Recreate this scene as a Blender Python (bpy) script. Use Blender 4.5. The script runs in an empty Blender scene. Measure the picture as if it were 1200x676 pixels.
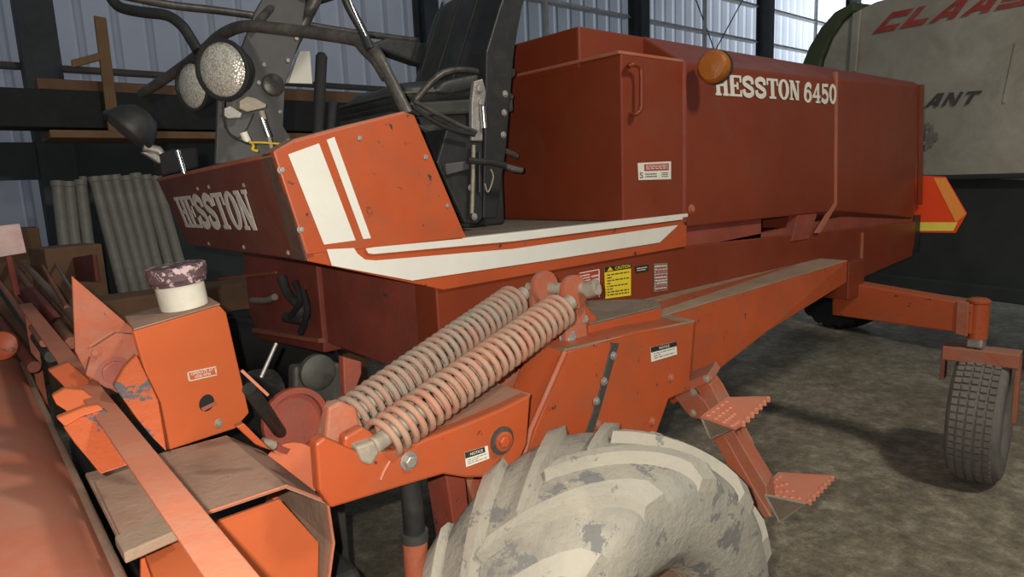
import bpy, bmesh, math, random
from mathutils import Vector, Matrix, noise
random.seed(4)
S = bpy.context.scene
COL = S.collection
PI = math.pi

# ------------------------------------------------------------------ camera
F = 768.0
EYE = Vector((0, 0, 1.6))
CZ = -Vector((200, 4662, 768)).normalized()
CX = Vector((920, -166, 768)).normalized()
CX = (CX - CZ * CX.dot(CZ)).normalized()
CY = CZ.cross(CX)                       # world axes written in camera space (right, down, forward)
cam_d = bpy.data.cameras.new('camera')
cam = bpy.data.objects.new('camera', cam_d)
COL.objects.link(cam)
cam_d.sensor_width = 36
cam_d.lens = F / 1200 * 36
cam_d.clip_start = 0.02
cam_d.clip_end = 200
rt = Vector((CX[0], CY[0], CZ[0]))
up = -Vector((CX[1], CY[1], CZ[1]))
bk = -Vector((CX[2], CY[2], CZ[2]))
cam.matrix_world = Matrix(((rt.x, up.x, bk.x, EYE.x), (rt.y, up.y, bk.y, EYE.y), (rt.z, up.z, bk.z, EYE.z), (0, 0, 0, 1)))
S.camera = cam

def ray(px, py):
    d = Vector((px - 600, py - 338, F))
    return Vector((d.dot(CX), d.dot(CY), d.dot(CZ)))
def A(px, py, x=None, y=None, z=None):
    """point of the surveyed plane x=, y= or z= seen at a photo pixel"""
    d = ray(px, py)
    if z is not None: t = (z - EYE.z) / d.z
    elif x is not None: t = x / d.x
    else: t = y / d.y
    return EYE + d * t
def PL(px, py, P, N):
    d = ray(px, py)
    return EYE + d * ((Vector(P) - EYE).dot(N) / d.dot(N))
def AY(pts, y): return [A(a, b, y=y) for a, b in pts]
def AX(pts, x): return [A(a, b, x=x) for a, b in pts]
def AZ(pts, z): return [A(a, b, z=z) for a, b in pts]

# ------------------------------------------------------------------ materials
def mat(name, col, rough=.5, metal=0, dust=0, dustcol=(.25, .19, .13), spots=0, spotcol=(.05, .035, .03), scale=6, bump=.1, bscale=60, var=.25, topdust=0, trans=0, coat=0, spotscale=None):
    m = bpy.data.materials.new(name); m.use_nodes = True
    nt = m.node_tree; N = nt.nodes; L = nt.links; N.clear()
    out = N.new('ShaderNodeOutputMaterial'); b = N.new('ShaderNodeBsdfPrincipled')
    L.new(b.outputs[0], out.inputs[0])
    tc = N.new('ShaderNodeTexCoord')
    def nz(sc, det=6, rg=.6, dist=0):
        n = N.new('ShaderNodeTexNoise'); n.inputs['Scale'].default_value = sc; n.inputs['Detail'].default_value = det
        n.inputs['Roughness'].default_value = rg; n.inputs['Distortion'].default_value = dist
        L.new(tc.outputs['Object'], n.inputs['Vector']); return n.outputs['Fac']
    def ramp(src, a, c):
        r = N.new('ShaderNodeMapRange'); r.inputs[1].default_value = a; r.inputs[2].default_value = c
        L.new(src, r.inputs[0]); return r.outputs[0]
    def mix(fac, a, c):
        x = N.new('ShaderNodeMix'); x.data_type = 'RGBA'
        L.new(fac, x.inputs[0])
        for k, v in ((6, a), (7, c)):
            if isinstance(v, tuple): x.inputs[k].default_value = (*v, 1)
            else: L.new(v, x.inputs[k])
        return x.outputs[2]
    def mul(a, v):
        x = N.new('ShaderNodeMath'); x.operation = 'MULTIPLY'; L.new(a, x.inputs[0])
        if isinstance(v, (int, float)): x.inputs[1].default_value = v
        else: L.new(v, x.inputs[1])
        return x.outputs[0]
    c = mix(ramp(nz(scale * .7), .3, .7), tuple(v * (1 - var) for v in col), tuple(min(1, v * (1 + var * .6)) for v in col))
    if dust:
        f = mul(ramp(nz(scale * 1.3, 9, .7, .6), .66 - dust * .5, .9 - dust * .35), min(1, dust * 1.6))
        c = mix(f, c, dustcol)
    if topdust:
        g = N.new('ShaderNodeNewGeometry'); sx = N.new('ShaderNodeSeparateXYZ'); L.new(g.outputs['Normal'], sx.inputs[0])
        t = ramp(sx.outputs[2], .6, .95)
        f = mul(mul(t, topdust), ramp(nz(14, 8, .75, .5), .2, .55))
        c = mix(f, c, dustcol)
    if spots:
        f = ramp(nz((spotscale or scale) * 2.5, 10, .72, .3), .70 - spots * .3, .715 - spots * .3)
        c = mix(f, c, spotcol)
    L.new(c, b.inputs['Base Color'])
    rr = N.new('ShaderNodeMapRange'); rr.inputs[3].default_value = max(.05, rough - .08); rr.inputs[4].default_value = min(1, rough + .15)
    L.new(nz(scale * 3), rr.inputs[0]); L.new(rr.outputs[0], b.inputs['Roughness'])
    b.inputs['Metallic'].default_value = metal
    b.inputs['Coat Weight'].default_value = coat
    if bump:
        bp = N.new('ShaderNodeBump'); bp.inputs['Strength'].default_value = bump; bp.inputs['Distance'].default_value = .01
        L.new(nz(bscale, 8, .65), bp.inputs['Height']); L.new(bp.outputs[0], b.inputs['Normal'])
    if trans:
        t = N.new('ShaderNodeBsdfTranslucent'); L.new(c, t.inputs[0]); mx = N.new('ShaderNodeMixShader'); mx.inputs[0].default_value = trans
        L.new(b.outputs[0], mx.inputs[1]); L.new(t.outputs[0], mx.inputs[2]); L.new(mx.outputs[0], out.inputs[0])
    return m

ORANGE = (.56, .115, .035)
M = {}
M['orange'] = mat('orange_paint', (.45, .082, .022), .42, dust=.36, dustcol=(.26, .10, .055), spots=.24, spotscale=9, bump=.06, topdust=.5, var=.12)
M['bright'] = mat('fresh_orange_paint', (.60, .125, .035), .6, dust=.12, dustcol=(.42, .14, .06), spots=.02, bump=.05, topdust=.35, var=.08)
M['front_shaded'] = mat('shaded_red_paint', (.17, .04, .022), .5, dust=.5, dustcol=(.17, .075, .05), spots=.03, bump=.08, scale=4, var=.2)  # shade of the grazing-lit front panel put into its colour, plus dust
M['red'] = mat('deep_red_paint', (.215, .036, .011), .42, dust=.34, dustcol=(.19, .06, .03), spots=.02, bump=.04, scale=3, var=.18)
M['dusty'] = mat('dusty_orange_paint', (.44, .11, .05), .65, dust=.5, dustcol=(.32, .19, .13), spots=.08, bump=.25, topdust=.8, var=.2)
M['hood'] = mat('faded_salmon_paint', (.62, .19, .105), .5, dust=.5, dustcol=(.52, .28, .19), spots=0, bump=.08, var=.15, scale=3)
M['bar'] = mat('dusty_pink_paint', (.52, .175, .095), .6, dust=.4, dustcol=(.46, .24, .16), spots=.02, bump=.15, scale=7, var=.12)
M['peel'] = mat('peeling_orange_paint', (.52, .105, .03), .5, dust=.2, dustcol=(.4, .16, .08), spots=.58, spotcol=(.10, .10, .11), bump=.3, scale=4, spotscale=2.6, var=.12)
M['deckdust'] = mat('chaff_covered_steel', (.20, .155, .11), .9, dust=.4, dustcol=(.30, .24, .18), spots=.22, spotcol=(.13, .10, .08), bump=.8, bscale=120, scale=8)
M['beamdust'] = mat('dust_covered_paint', (.29, .19, .12), .85, dust=.5, dustcol=(.34, .25, .18), spots=.06, bump=.3, bscale=90, scale=5)
M['plate_dust'] = mat('dusty_brown_plate', (.36, .22, .15), .75, dust=.4, dustcol=(.42, .29, .22), spots=.1, spotcol=(.22, .17, .13), bump=.3, scale=9)
M['white'] = mat('white_stripe_paint', (.72, .70, .62), .5, dust=.2, dustcol=(.5, .45, .36), spots=.07, spotcol=(.2, .09, .05), bump=.05, var=.06, scale=9)
M['cream'] = mat('cream_lettering', (.74, .70, .60), .5, dust=.2, dustcol=(.6, .5, .38), bump=.03, var=.06)
M['black'] = mat('black_steel', (.022, .023, .022), .45, dust=.3, dustcol=(.08, .07, .06), bump=.1)
M['vinyl'] = mat('black_vinyl', (.04, .042, .038), .4, dust=.4, dustcol=(.09, .09, .08), bump=.25, bscale=25, scale=4)
M['tube'] = mat('worn_dark_tube', (.07, .065, .058), .38, metal=.3, dust=.45, dustcol=(.19, .16, .13), bump=.15, scale=12)
M['grey'] = mat('dark_grey_plate', (.085, .083, .08), .6, dust=.3, dustcol=(.13, .12, .11), bump=.08)
M['chrome'] = mat('worn_chrome', (.7, .7, .68), .22, metal=1, dust=.25, dustcol=(.35, .32, .27), bump=.05, scale=20)
M['zinc'] = mat('zinc_bolt', (.42, .40, .37), .45, metal=.6, dust=.4, dustcol=(.4, .28, .2), bump=.2, scale=40)
M['dirtysteel'] = mat('dirty_steel', (.30, .26, .20), .65, metal=.2, dust=.6, dustcol=(.42, .35, .27), bump=.3, scale=20)
M['tyre'] = mat('dusty_rubber', (.29, .275, .235), .92, dust=.7, dustcol=(.38, .345, .275), spots=.5, spotcol=(.19, .185, .17), bump=.6, bscale=45, scale=5, spotscale=5, var=.35)
M['lug'] = mat('dust_caked_rubber', (.38, .35, .285), .92, dust=.6, dustcol=(.43, .39, .31), spots=.34, spotcol=(.22, .215, .19), bump=.4, bscale=50, scale=5, var=.12)
M['tyre2'] = mat('dark_rubber', (.16, .145, .125), .9, dust=.5, dustcol=(.24, .21, .18), bump=.5, bscale=40, scale=6)
M['rubber'] = mat('black_rubber', (.02, .02, .02), .8, dust=.2, dustcol=(.06, .055, .05), bump=.2)
M['spring'] = mat('dusty_spring_paint', (.50, .17, .105), .75, dust=.75, dustcol=(.36, .26, .18), spots=.12, spotcol=(.16, .12, .09), bump=.3, scale=14)
M['spring2'] = mat('dirt_caked_spring_paint', (.42, .16, .10), .85, dust=.95, dustcol=(.29, .235, .18), spots=.2, spotcol=(.13, .11, .09), bump=.4, scale=10)
M['cup'] = mat('stained_white_plastic', (.70, .66, .55), .45, dust=.35, dustcol=(.58, .52, .42), spots=.08, spotcol=(.2, .19, .15), bump=.05, scale=12)
M['lid'] = mat('chipped_purple_plastic', (.12, .07, .075), .6, dust=.3, dustcol=(.3, .2, .19), spots=.52, spotcol=(.62, .45, .45), bump=.3, scale=16)
M['yellow'] = mat('yellow_decal', (.80, .60, .02), .5, bump=0, var=.05)
M['amber'] = mat('amber_plastic', (.50, .15, .012), .2, dust=.3, dustcol=(.22, .07, .03), bump=.3, bscale=120, var=.4, coat=.5)
M['smv_in'] = mat('fluorescent_red_film', (.95, .075, .01), .5, bump=0, var=.05)
M['smv_edge'] = mat('reflective_orange_film', (1.0, .36, .07), .25, bump=0, var=0)  # flash returned by the film is put in as a very bright colour
M['smv_yel'] = mat('reflective_yellow_film', (1.0, .8, .12), .25, bump=0, var=0)  # returned flash put into this band's colour too
M['wood'] = mat('yellow_pine', (.30, .165, .075), .7, dust=.2, dustcol=(.2, .13, .08), bump=.2, scale=5)
M['ply'] = mat('brown_plywood', (.24, .13, .07), .8, dust=.2, dustcol=(.12, .09, .07), bump=.1)
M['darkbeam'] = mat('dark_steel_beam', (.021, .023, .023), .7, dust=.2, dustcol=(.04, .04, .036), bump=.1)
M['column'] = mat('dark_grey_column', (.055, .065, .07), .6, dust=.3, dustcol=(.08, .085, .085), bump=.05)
M['girt'] = mat('galvanised_girt', (.62, .6, .58), .5, metal=.2, bump=.05)
M['sill'] = mat('dusty_girt', (.12, .10, .09), .7, dust=.4, dustcol=(.18, .15, .12), bump=.05)
M['wall'] = mat('ribbed_wall_sheet', (.40, .42, .47), .55, dust=.2, dustcol=(.32, .33, .35), bump=.02, scale=1, var=.1, trans=.5)
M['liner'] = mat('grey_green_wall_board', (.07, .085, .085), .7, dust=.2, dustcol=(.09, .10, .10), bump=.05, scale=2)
M['pipe'] = mat('galvanised_pipe', (.40, .38, .34), .5, metal=.1, dust=.5, dustcol=(.30, .26, .21), spots=.06, spotcol=(.12, .09, .06), bump=.1, scale=5)
M['baler'] = mat('dusty_pale_grey_panel', (.50, .47, .39), .6, dust=.7, dustcol=(.33, .30, .24), spots=.14, spotcol=(.26, .235, .19), bump=.1, scale=2.2, var=.25)
M['baler_green'] = mat('olive_green_panel', (.075, .10, .045), .6, dust=.3, dustcol=(.12, .12, .07), bump=.05)
M['baler_dark'] = mat('baler_dark_steel', (.035, .042, .042), .7, dust=.2, dustcol=(.05, .05, .045), bump=.05)
M['logo_red'] = mat('faded_red_lettering', (.42, .06, .05), .55, dust=.35, dustcol=(.35, .22, .18), bump=.02)
M['logo_black'] = mat('dark_lettering', (.07, .07, .07), .6, dust=.3, dustcol=(.15, .15, .13), bump=.02)
M['wire_y'] = mat('yellow_wire', (.65, .42, .03), .5, bump=0)
M['sheet'] = mat('pale_pink_sheet', (.62, .36, .32), .4, dust=.5, dustcol=(.72, .6, .55), bump=.05, scale=9)
M['guts'] = mat('greasy_dark_steel', (.045, .048, .042), .6, dust=.4, dustcol=(.10, .08, .06), bump=.2, scale=8)
M['oldred'] = mat('grimy_red_paint', (.30, .06, .035), .6, dust=.4, dustcol=(.14, .08, .055), spots=.2, spotcol=(.05, .045, .04), bump=.2, scale=8)
M['label_red'] = mat('red_label_film', (.42, .05, .03), .5, bump=0)

def mat_ground():
    m = bpy.data.materials.new('trodden_earth_floor'); m.use_nodes = True
    nt = m.node_tree; N = nt.nodes; L = nt.links; b = N['Principled BSDF']
    tc = N.new('ShaderNodeTexCoord')
    def nz(sc, det, rg=.65):
        n = N.new('ShaderNodeTexNoise'); n.inputs['Scale'].default_value = sc; n.inputs['Detail'].default_value = det; n.inputs['Roughness'].default_value = rg
        L.new(tc.outputs['Object'], n.inputs['Vector']); return n.outputs['Fac']
    r = N.new('ShaderNodeValToRGB'); e = r.color_ramp.elements
    e[0].position = .3; e[0].color = (.12, .10, .068, 1); e[1].position = .68; e[1].color = (.75, .65, .48, 1)
    x = e.new(.5); x.color = (.37, .315, .225, 1)
    L.new(nz(9, 14, .85), r.inputs[0])
    mx = N.new('ShaderNodeMix'); mx.data_type = 'RGBA'; mx.blend_type = 'MULTIPLY'; mx.inputs[0].default_value = .7
    r2 = N.new('ShaderNodeValToRGB'); r2.color_ramp.elements[0].position = .35; r2.color_ramp.elements[0].color = (.45, .42, .36, 1); r2.color_ramp.elements[1].position = .6; r2.color_ramp.elements[1].color = (1, 1, 1, 1)
    L.new(nz(1.2, 4), r2.inputs[0]); L.new(r.outputs[0], mx.inputs[6]); L.new(r2.outputs[0], mx.inputs[7])
    L.new(mx.outputs[2], b.inputs['Base Color']); b.inputs['Roughness'].default_value = .9
    bp = N.new('ShaderNodeBump'); bp.inputs['Strength'].default_value = .9; bp.inputs['Distance'].default_value = .03
    L.new(nz(22, 12, .7), bp.inputs['Height']); L.new(bp.outputs[0], b.inputs['Normal'])
    return m
M['ground'] = mat_ground()

def mat_lens():
    m = bpy.data.materials.new('fluted_lamp_glass'); m.use_nodes = True
    nt = m.node_tree; N = nt.nodes; L = nt.links; b = N['Principled BSDF']
    tc = N.new('ShaderNodeTexCoord'); v = N.new('ShaderNodeTexVoronoi'); v.inputs['Scale'].default_value = 170
    L.new(tc.outputs['Object'], v.inputs['Vector'])
    r = N.new('ShaderNodeValToRGB'); r.color_ramp.elements[0].color = (.9, .87, .74, 1); r.color_ramp.elements[1].color = (.45, .43, .36, 1); r.color_ramp.elements[1].position = .75
    L.new(v.outputs['Distance'], r.inputs[0]); L.new(r.outputs[0], b.inputs['Base Color'])
    b.inputs['Metallic'].default_value = .35; b.inputs['Roughness'].default_value = .25; b.inputs['Coat Weight'].default_value = .6
    bp = N.new('ShaderNodeBump'); bp.inputs['Strength'].default_value = .45; bp.inputs['Distance'].default_value = .004
    L.new(v.outputs['Distance'], bp.inputs['Height']); L.new(bp.outputs[0], b.inputs['Normal'])
    return m
M['lens'] = mat_lens()

# ------------------------------------------------------------------ mesh building
class MB:
    def __init__(s): s.v = []; s.f = []; s.m = []; s.mi = 0
    def add(s, vs, fs):
        n = len(s.v); s.v += [Vector(v) for v in vs]; s.f += [tuple(i + n for i in f) for f in fs]; s.m += [s.mi] * len(fs); return s
    def prism(s, pts, vec):
        pts = [Vector(p) for p in pts]; vec = Vector(vec); n = len(pts)
        return s.add(pts + [p + vec for p in pts], [tuple(range(n)), tuple(range(2 * n - 1, n - 1, -1))] + [(i, i + n, (i + 1) % n + n, (i + 1) % n) for i in range(n)])
    def box(s, a, b):
        x0, y0, z0 = a; x1, y1, z1 = b
        return s.prism([(x0, y0, z0), (x1, y0, z0), (x1, y1, z0), (x0, y1, z0)], (0, 0, z1 - z0))
    def obox(s, c, ax, ay, az, dx, dy, dz):
        c = Vector(c); ax = Vector(ax).normalized() * dx / 2; ay = Vector(ay).normalized() * dy / 2; az = Vector(az).normalized() * dz
        return s.prism([c - ax - ay, c + ax - ay, c + ax + ay, c - ax + ay], az)
    def frame(s, d):
        d = Vector(d).normalized(); u = d.orthogonal().normalized(); return u, d.cross(u)
    def tube(s, path, r, seg=12, cap=True):
        path = [Vector(p) for p in path]; n = len(path)
        rs = r if isinstance(r, (list, tuple)) else [r] * n
        t = (path[1] - path[0]).normalized(); u = t.orthogonal().normalized(); vs = []
        for i, p in enumerate(path):
            t2 = (path[min(i + 1, n - 1)] - path[max(i - 1, 0)]).normalized()
            q = t.rotation_difference(t2); u = q @ u; t = t2; w = t.cross(u)
            for k in range(seg):
                a = 2 * PI * k / seg; vs.append(p + (u * math.cos(a) + w * math.sin(a)) * rs[i])
        fs = [(i * seg + k, i * seg + (k + 1) % seg, (i + 1) * seg + (k + 1) % seg, (i + 1) * seg + k) for i in range(n - 1) for k in range(seg)]
        if cap: fs += [tuple(range(seg - 1, -1, -1)), tuple((n - 1) * seg + k for k in range(seg))]
        return s.add(vs, fs)
    def lathe(s, c, axis, prof, seg=32, close=True):
        """prof: (distance along axis, radius)"""
        c = Vector(c); axis = Vector(axis).normalized(); u, w = s.frame(axis); vs = []
        for d, r in prof:
            for k in range(seg):
                a = 2 * PI * k / seg; vs.append(c + axis * d + (u * math.cos(a) + w * math.sin(a)) * r)
        n = len(prof)
        fs = [(i * seg + k, i * seg + (k + 1) % seg, (i + 1) * seg + (k + 1) % seg, (i + 1) * seg + k) for i in range(n - 1) for k in range(seg)]
        if close: fs += [tuple(range(seg - 1, -1, -1)), tuple((n - 1) * seg + k for k in range(seg))]
        return s.add(vs, fs)
    def build(s, name, m, parent=None, bevel=0, smooth=None, sub=0, mats=None):
        me = bpy.data.meshes.new(name)
        zs = [v.z for v in s.v]
        if parent is None:
            o0 = Vector((sum(v.x for v in s.v) / len(s.v), sum(v.y for v in s.v) / len(s.v), min(zs)))
        else:
            o0 = world_loc(parent)
        me.from_pydata([v - o0 for v in s.v], [], s.f)
        me.update()
        bm = bmesh.new(); bm.from_mesh(me); bmesh.ops.recalc_face_normals(bm, faces=bm.faces); bm.to_mesh(me); bm.free()
        o = bpy.data.objects.new(name, me); COL.objects.link(o)
        for mm in (mats or [m]): me.materials.append(M[mm])
        for p, i in zip(me.polygons, s.m): p.material_index = i
        if parent is None: o.location = o0; LOC[o] = o0
        else: o.parent = parent; LOC[o] = o0
        if bevel:
            b = o.modifiers.new('bevel', 'BEVEL'); b.width = bevel; b.segments = 2; b.limit_method = 'ANGLE'; b.angle_limit = math.radians(35)
        if sub:
            b = o.modifiers.new('sub', 'SUBSURF'); b.levels = sub; b.render_levels = sub
        if smooth or sub:
            me.set_sharp_from_angle(angle=math.radians(smooth or 60))
            for p in me.polygons: p.use_smooth = True
        return o
LOC = {}
def world_loc(o): return LOC[o]
def thing(name, label, cat, loc, group=None):
    o = bpy.data.objects.new(name, None); COL.objects.link(o); o.location = loc; LOC[o] = Vector(loc)
    return tag(o, label, cat, group)
def tag(o, label, cat, group=None):
    o['label'] = label; o['category'] = cat
    if group: o['group'] = group
    return o
def struct(o): o['kind'] = 'structure'; return o
def lab(o, l): o['label'] = l; return o

def smoothpath(pts, n=6):
    pts = [Vector(p) for p in pts]; P = [pts[0]] + pts + [pts[-1]]; out = []
    for i in range(1, len(P) - 2):
        for k in range(n):
            t = k / n; a, b, c, d = P[i - 1], P[i], P[i + 1], P[i + 2]
            out.append(.5 * (2 * b + (c - a) * t + (2 * a - 5 * b + 4 * c - d) * t * t + (3 * b - a - 3 * c + d) * t ** 3))
    return out + [pts[-1]]

# lettering ---------------------------------------------------------
def rib(pts, w):
    out = []
    for (x0, y0), (x1, y1) in zip(pts, pts[1:]):
        dx, dy = x1 - x0, y1 - y0; l = math.hypot(dx, dy) or 1; nx, ny = -dy / l * w / 2, dx / l * w / 2; ex, ey = dx / l * w * .2, dy / l * w * .2
        out.append([(x0 + nx - ex, y0 + ny - ey), (x1 + nx + ex, y1 + ny + ey), (x1 - nx + ex, y1 - ny + ey), (x0 - nx - ex, y0 - ny - ey)])
    return out
def R(x0, y0, x1, y1): return [(x0, y0), (x1, y0), (x1, y1), (x0, y1)]
def crv(pts, n=5): return [(p.x, p.y) for p in smoothpath([(a, b, 0) for a, b in pts], n)]
def arc(cx, cy, rx, ry, a0=0, a1=360, n=20): return [(cx + rx * math.cos(math.radians(a0 + (a1 - a0) * i / n)), cy + ry * math.sin(math.radians(a0 + (a1 - a0) * i / n))) for i in range(n + 1)]
def ringp(cx, cy, ro, so, ri, si, n=20):
    a = arc(cx, cy, ro, so, n=n); b = arc(cx, cy, ri, si, n=n)
    return [[a[i], a[i + 1], b[i + 1], b[i]] for i in range(n)]
SER = {
 'H': [R(.08, 0, .36, 1), R(.64, 0, .92, 1), R(.36, .44, .64, .57), R(0, 0, .44, .11), R(0, .89, .44, 1), R(.56, 0, 1, .11), R(.56, .89, 1, 1)],
 'E': [R(.1, 0, .4, 1), R(0, 0, 1, .11), R(0, .89, 1, 1), R(.4, .45, .72, .56), R(.6, .34, .74, .68), R(.86, 0, 1, .32), R(.86, .68, 1, 1)],
 'S': rib(crv([(.84, .68), (.8, .84), (.5, .92), (.2, .82), (.2, .64), (.5, .51), (.8, .37), (.8, .17), (.5, .08), (.2, .15), (.13, .32)]), .23),
 'T': [R(.35, 0, .65, 1), R(0, .88, 1, 1), R(0, .66, .12, .9), R(.88, .66, 1, .9), R(.2, 0, .8, .11)],
 'O': ringp(.5, .5, .5, .52, .2, .4),
 'N': [R(.1, 0, .26, 1), R(.76, 0, .9, 1), [(.04, 1), (.38, 1), (.92, 0), (.62, 0)], R(0, 0, .38, .1), R(0, .9, .3, 1), R(.62, .9, 1, 1)],
 '6': ringp(.5, .33, .5, .34, .2, .2) + rib(crv([(.86, .8), (.6, .93), (.28, .82), (.14, .5), (.14, .3)]), .24),
 '4': [R(.58, 0, .84, 1), R(0, .26, 1, .4), [(.0, .34), (.22, .34), (.84, 1), (.6, 1)], R(.4, 0, 1, .1)],
 '5': [R(.12, .84, .92, 1), R(.12, .5, .32, 1)] + rib(crv([(.2, .54), (.5, .62), (.84, .46), (.84, .2), (.5, .08), (.1, .18)]), .23),
 '0': ringp(.5, .5, .5, .52, .2, .36), ' ': [],
}
SAN = {
 'C': [[(0, 0), (1, 0), (1, .3), (.3, .3), (.3, .7), (1, .7), (1, 1), (0, 1)]],
 'L': [R(0, 0, .32, 1), R(0, 0, 1, .3)],
 'A': [[(0, 0), (.3, 0), (.68, 1), (.4, 1)], [(.7, 0), (1, 0), (.9, 1), (.55, 1)], R(.25, .18, .85, .4)],
 'S': [R(0, 0, 1, .24), R(0, .38, 1, .62), R(0, .76, 1, 1), R(.7, .1, 1, .5), R(0, .5, .3, .9)],
 'V': [[(.35, 0), (.65, 0), (.3, 1), (0, 1)], [(.35, 0), (.65, 0), (1, 1), (.72, 1)]],
 'R': [R(0, 0, .25, 1), R(0, .8, .9, 1), R(.7, .5, .95, .95), R(0, .42, .9, .6), [(.4, .45), (.65, .45), (1, 0), (.72, 0)]],
 'I': [R(.35, 0, .65, 1)],
 'N': [R(0, 0, .24, 1), R(.76, 0, 1, 1), [(0, 1), (.3, 1), (1, 0), (.7, 0)]],
 'T': [R(.36, 0, .64, 1), R(0, .8, 1, 1)],
}
def quadmap(q, u, v):
    bl, br, tr, tl = q
    return (bl * (1 - u) + br * u) * (1 - v) + (tl * (1 - u) + tr * u) * v
def lettering(text, q, font, parent, m, name='lettering', gap=.1, depth=.0012, widths=None):
    q = [Vector(p) for p in q]; nrm = (q[1] - q[0]).cross(q[3] - q[0]).normalized()
    if nrm.dot(EYE - q[0]) < 0: nrm = -nrm
    mb = MB(); n = len(text); ws = [(widths or {}).get(c, 1) for c in text]; tot = sum(ws); x = 0
    kk = 0
    for c, w in zip(text, ws):
        for poly in font[c]:
            kk += 1
            mb.prism([quadmap(q, (x + w * (gap / 2 + (1 - gap) * px)) / tot, py) + nrm * (.001 + .00006 * (kk % 25)) for px, py in poly], nrm * depth)
        x += w
    return mb.build(name, m, parent)
def bfont(text, q, parent, m, name='lettering', off=.002):
    q = [Vector(p) for p in q]; nrm = (q[1] - q[0]).cross(q[3] - q[0]).normalized()
    if nrm.dot(EYE - q[0]) < 0: nrm = -nrm
    cu = bpy.data.curves.new('t', 'FONT'); cu.body = text; cu.offset = .012; cu.align_x = 'CENTER'; cu.space_line = .9
    to = bpy.data.objects.new('t', cu); me = bpy.data.meshes.new_from_object(to)
    xs = [v.co.x for v in me.vertices]; ys = [v.co.y for v in me.vertices]
    x0, x1, y0, y1 = min(xs), max(xs), min(ys), max(ys)
    mb = MB(); mb.add([quadmap(q, (v.co.x - x0) / (x1 - x0), (v.co.y - y0) / (y1 - y0)) + nrm * off for v in me.vertices], [tuple(p.vertices) for p in me.polygons])
    bpy.data.objects.remove(to); bpy.data.curves.remove(cu); bpy.data.meshes.remove(me)
    return mb.build(name, m, parent)
def sub_q(q, u0, v0, u1, v1): return [quadmap(q, u0, v0), quadmap(q, u1, v0), quadmap(q, u1, v1), quadmap(q, u0, v1)]
def patch(q, m, parent, name='decal', t=.0012, off=.0004):
    q = [Vector(p) for p in q]; nrm = (q[1] - q[0]).cross(q[-1] - q[0]).normalized()
    if nrm.dot(EYE - q[0]) < 0: nrm = -nrm
    return MB().prism([p + nrm * off for p in q], nrm * t).build(name, m, parent)
def textlines(q, m, parent, rows, name='printed_lines', off=.0016, seed=1):
    rnd = random.Random(seed); q = [Vector(p) for p in q]; nrm = (q[1] - q[0]).cross(q[3] - q[0]).normalized()
    if nrm.dot(EYE - q[0]) < 0: nrm = -nrm
    mb = MB()
    for r in range(rows):
        v = 1 - (r + .5) / rows; x = 0
        while x < .97:
            w = rnd.uniform(.06, .2); e = min(x + w, 1)
            mb.prism([p + nrm * off for p in sub_q(q, x, v - .22 / rows, e, v + .22 / rows)], nrm * .0004); x = e + .04
            if rnd.random() < .06: break
    return mb.build(name, m, parent)
def bolt(c, axis, r, parent, m='zinc', h=None, washer=True):
    mb = MB(); h = h or r * .7
    if washer: mb.lathe(c, axis, [(0, r * 1.45), (r * .18, r * 1.4)], 20)
    mb.lathe(c, axis, [(r * .15, r), (h, r), (h + r * .15, r * .8)], 6)
    return mb.build('bolt', m, parent, bevel=r * .08)

# ================================================================== SETTING
g = MB()
N_ = 150
gx0, gx1, gy0, gy1 = -8, 40, -9, 9
vs = []
for j in range(N_ + 1):
    for i in range(N_ + 1):
        x = gx0 + (gx1 - gx0) * i / N_; y = gy0 + (gy1 - gy0) * j / N_
        vs.append((x, y, -.012 + .012 * noise.noise(Vector((x * 1.3, y * 1.3, 0)))))
g.add(vs, [(j * (N_ + 1) + i, j * (N_ + 1) + i + 1, (j + 1) * (N_ + 1) + i + 1, (j + 1) * (N_ + 1) + i) for j in range(N_) for i in range(N_)])
struct(g.build('floor', 'ground', smooth=80))
g = MB()   # ribbed sheet wall
prof = []
x = -8.0
while x < 40:
    prof += [(x, 8.06), (x + .22, 8.06), (x + .25, 8.025), (x + .29, 8.025)]
    x += .32
n = len(prof)
g.add([(a, b, -.1) for a, b in prof] + [(a, b, 10) for a, b in prof], [(i, i + 1, n + i + 1, n + i) for i in range(n - 1)])
struct(g.build('wall_back', 'wall'))
k = 0
for xc in (-3.6, .84, 5.24, 9.76, 14.1, 18.5, 22.9, 27.3):
    mb = MB(); w = .15 if xc == .84 else .11
    mb.box((xc - w, 7.64, 0), (xc + w, 7.665, 7.5)).box((xc - w, 7.93, 0), (xc + w, 7.955, 7.5)).box((xc - .012, 7.665, 0), (xc + .012, 7.93, 7.5))
    if xc == .84: mb.box((xc - w, 7.665, 0), (xc - w + .01, 7.93, 7.5))
    struct(mb.build('trim_%d' % (k := k + 1), 'column', bevel=.004))
    if xc > 6: struct(MB().box((xc + w + .01, 7.86, 0), (xc + w + .12, 7.88, 7.5)).build('trim_%d' % (k := k + 1), 'girt'))
def girt(x0, x1, z, m='girt', h=.055):
    global k
    mb = MB().box((x0, 7.9, z - h / 2), (x1, 8.02, z + h / 2)).box((x0, 7.86, z - h / 2), (x1, 7.9, z - h / 2 + .012))
    struct(mb.build('trim_%d' % (k := k + 1), m))
for z in (4.38, 5.12): girt(5.4, 9.62, z); girt(9.9, 13.95, z); girt(14.25, 22, z)
girt(14.25, 22, 3.35); girt(9.9, 13.95, 3.6)
girt(-3, .7, 2.87, 'sill'); girt(1.0, 5.1, 2.87, 'sill'); girt(5.4, 9.6, 2.87, 'sill')
girt(-3, .7, 1.98, 'sill', .04)
for xx in (7.55, 11.9, 16.6):
    struct(MB().box((xx - .03, 7.84, 2.5), (xx + .03, 7.9, 7.5)).build('trim_%d' % (k := k + 1), 'girt'))
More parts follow.
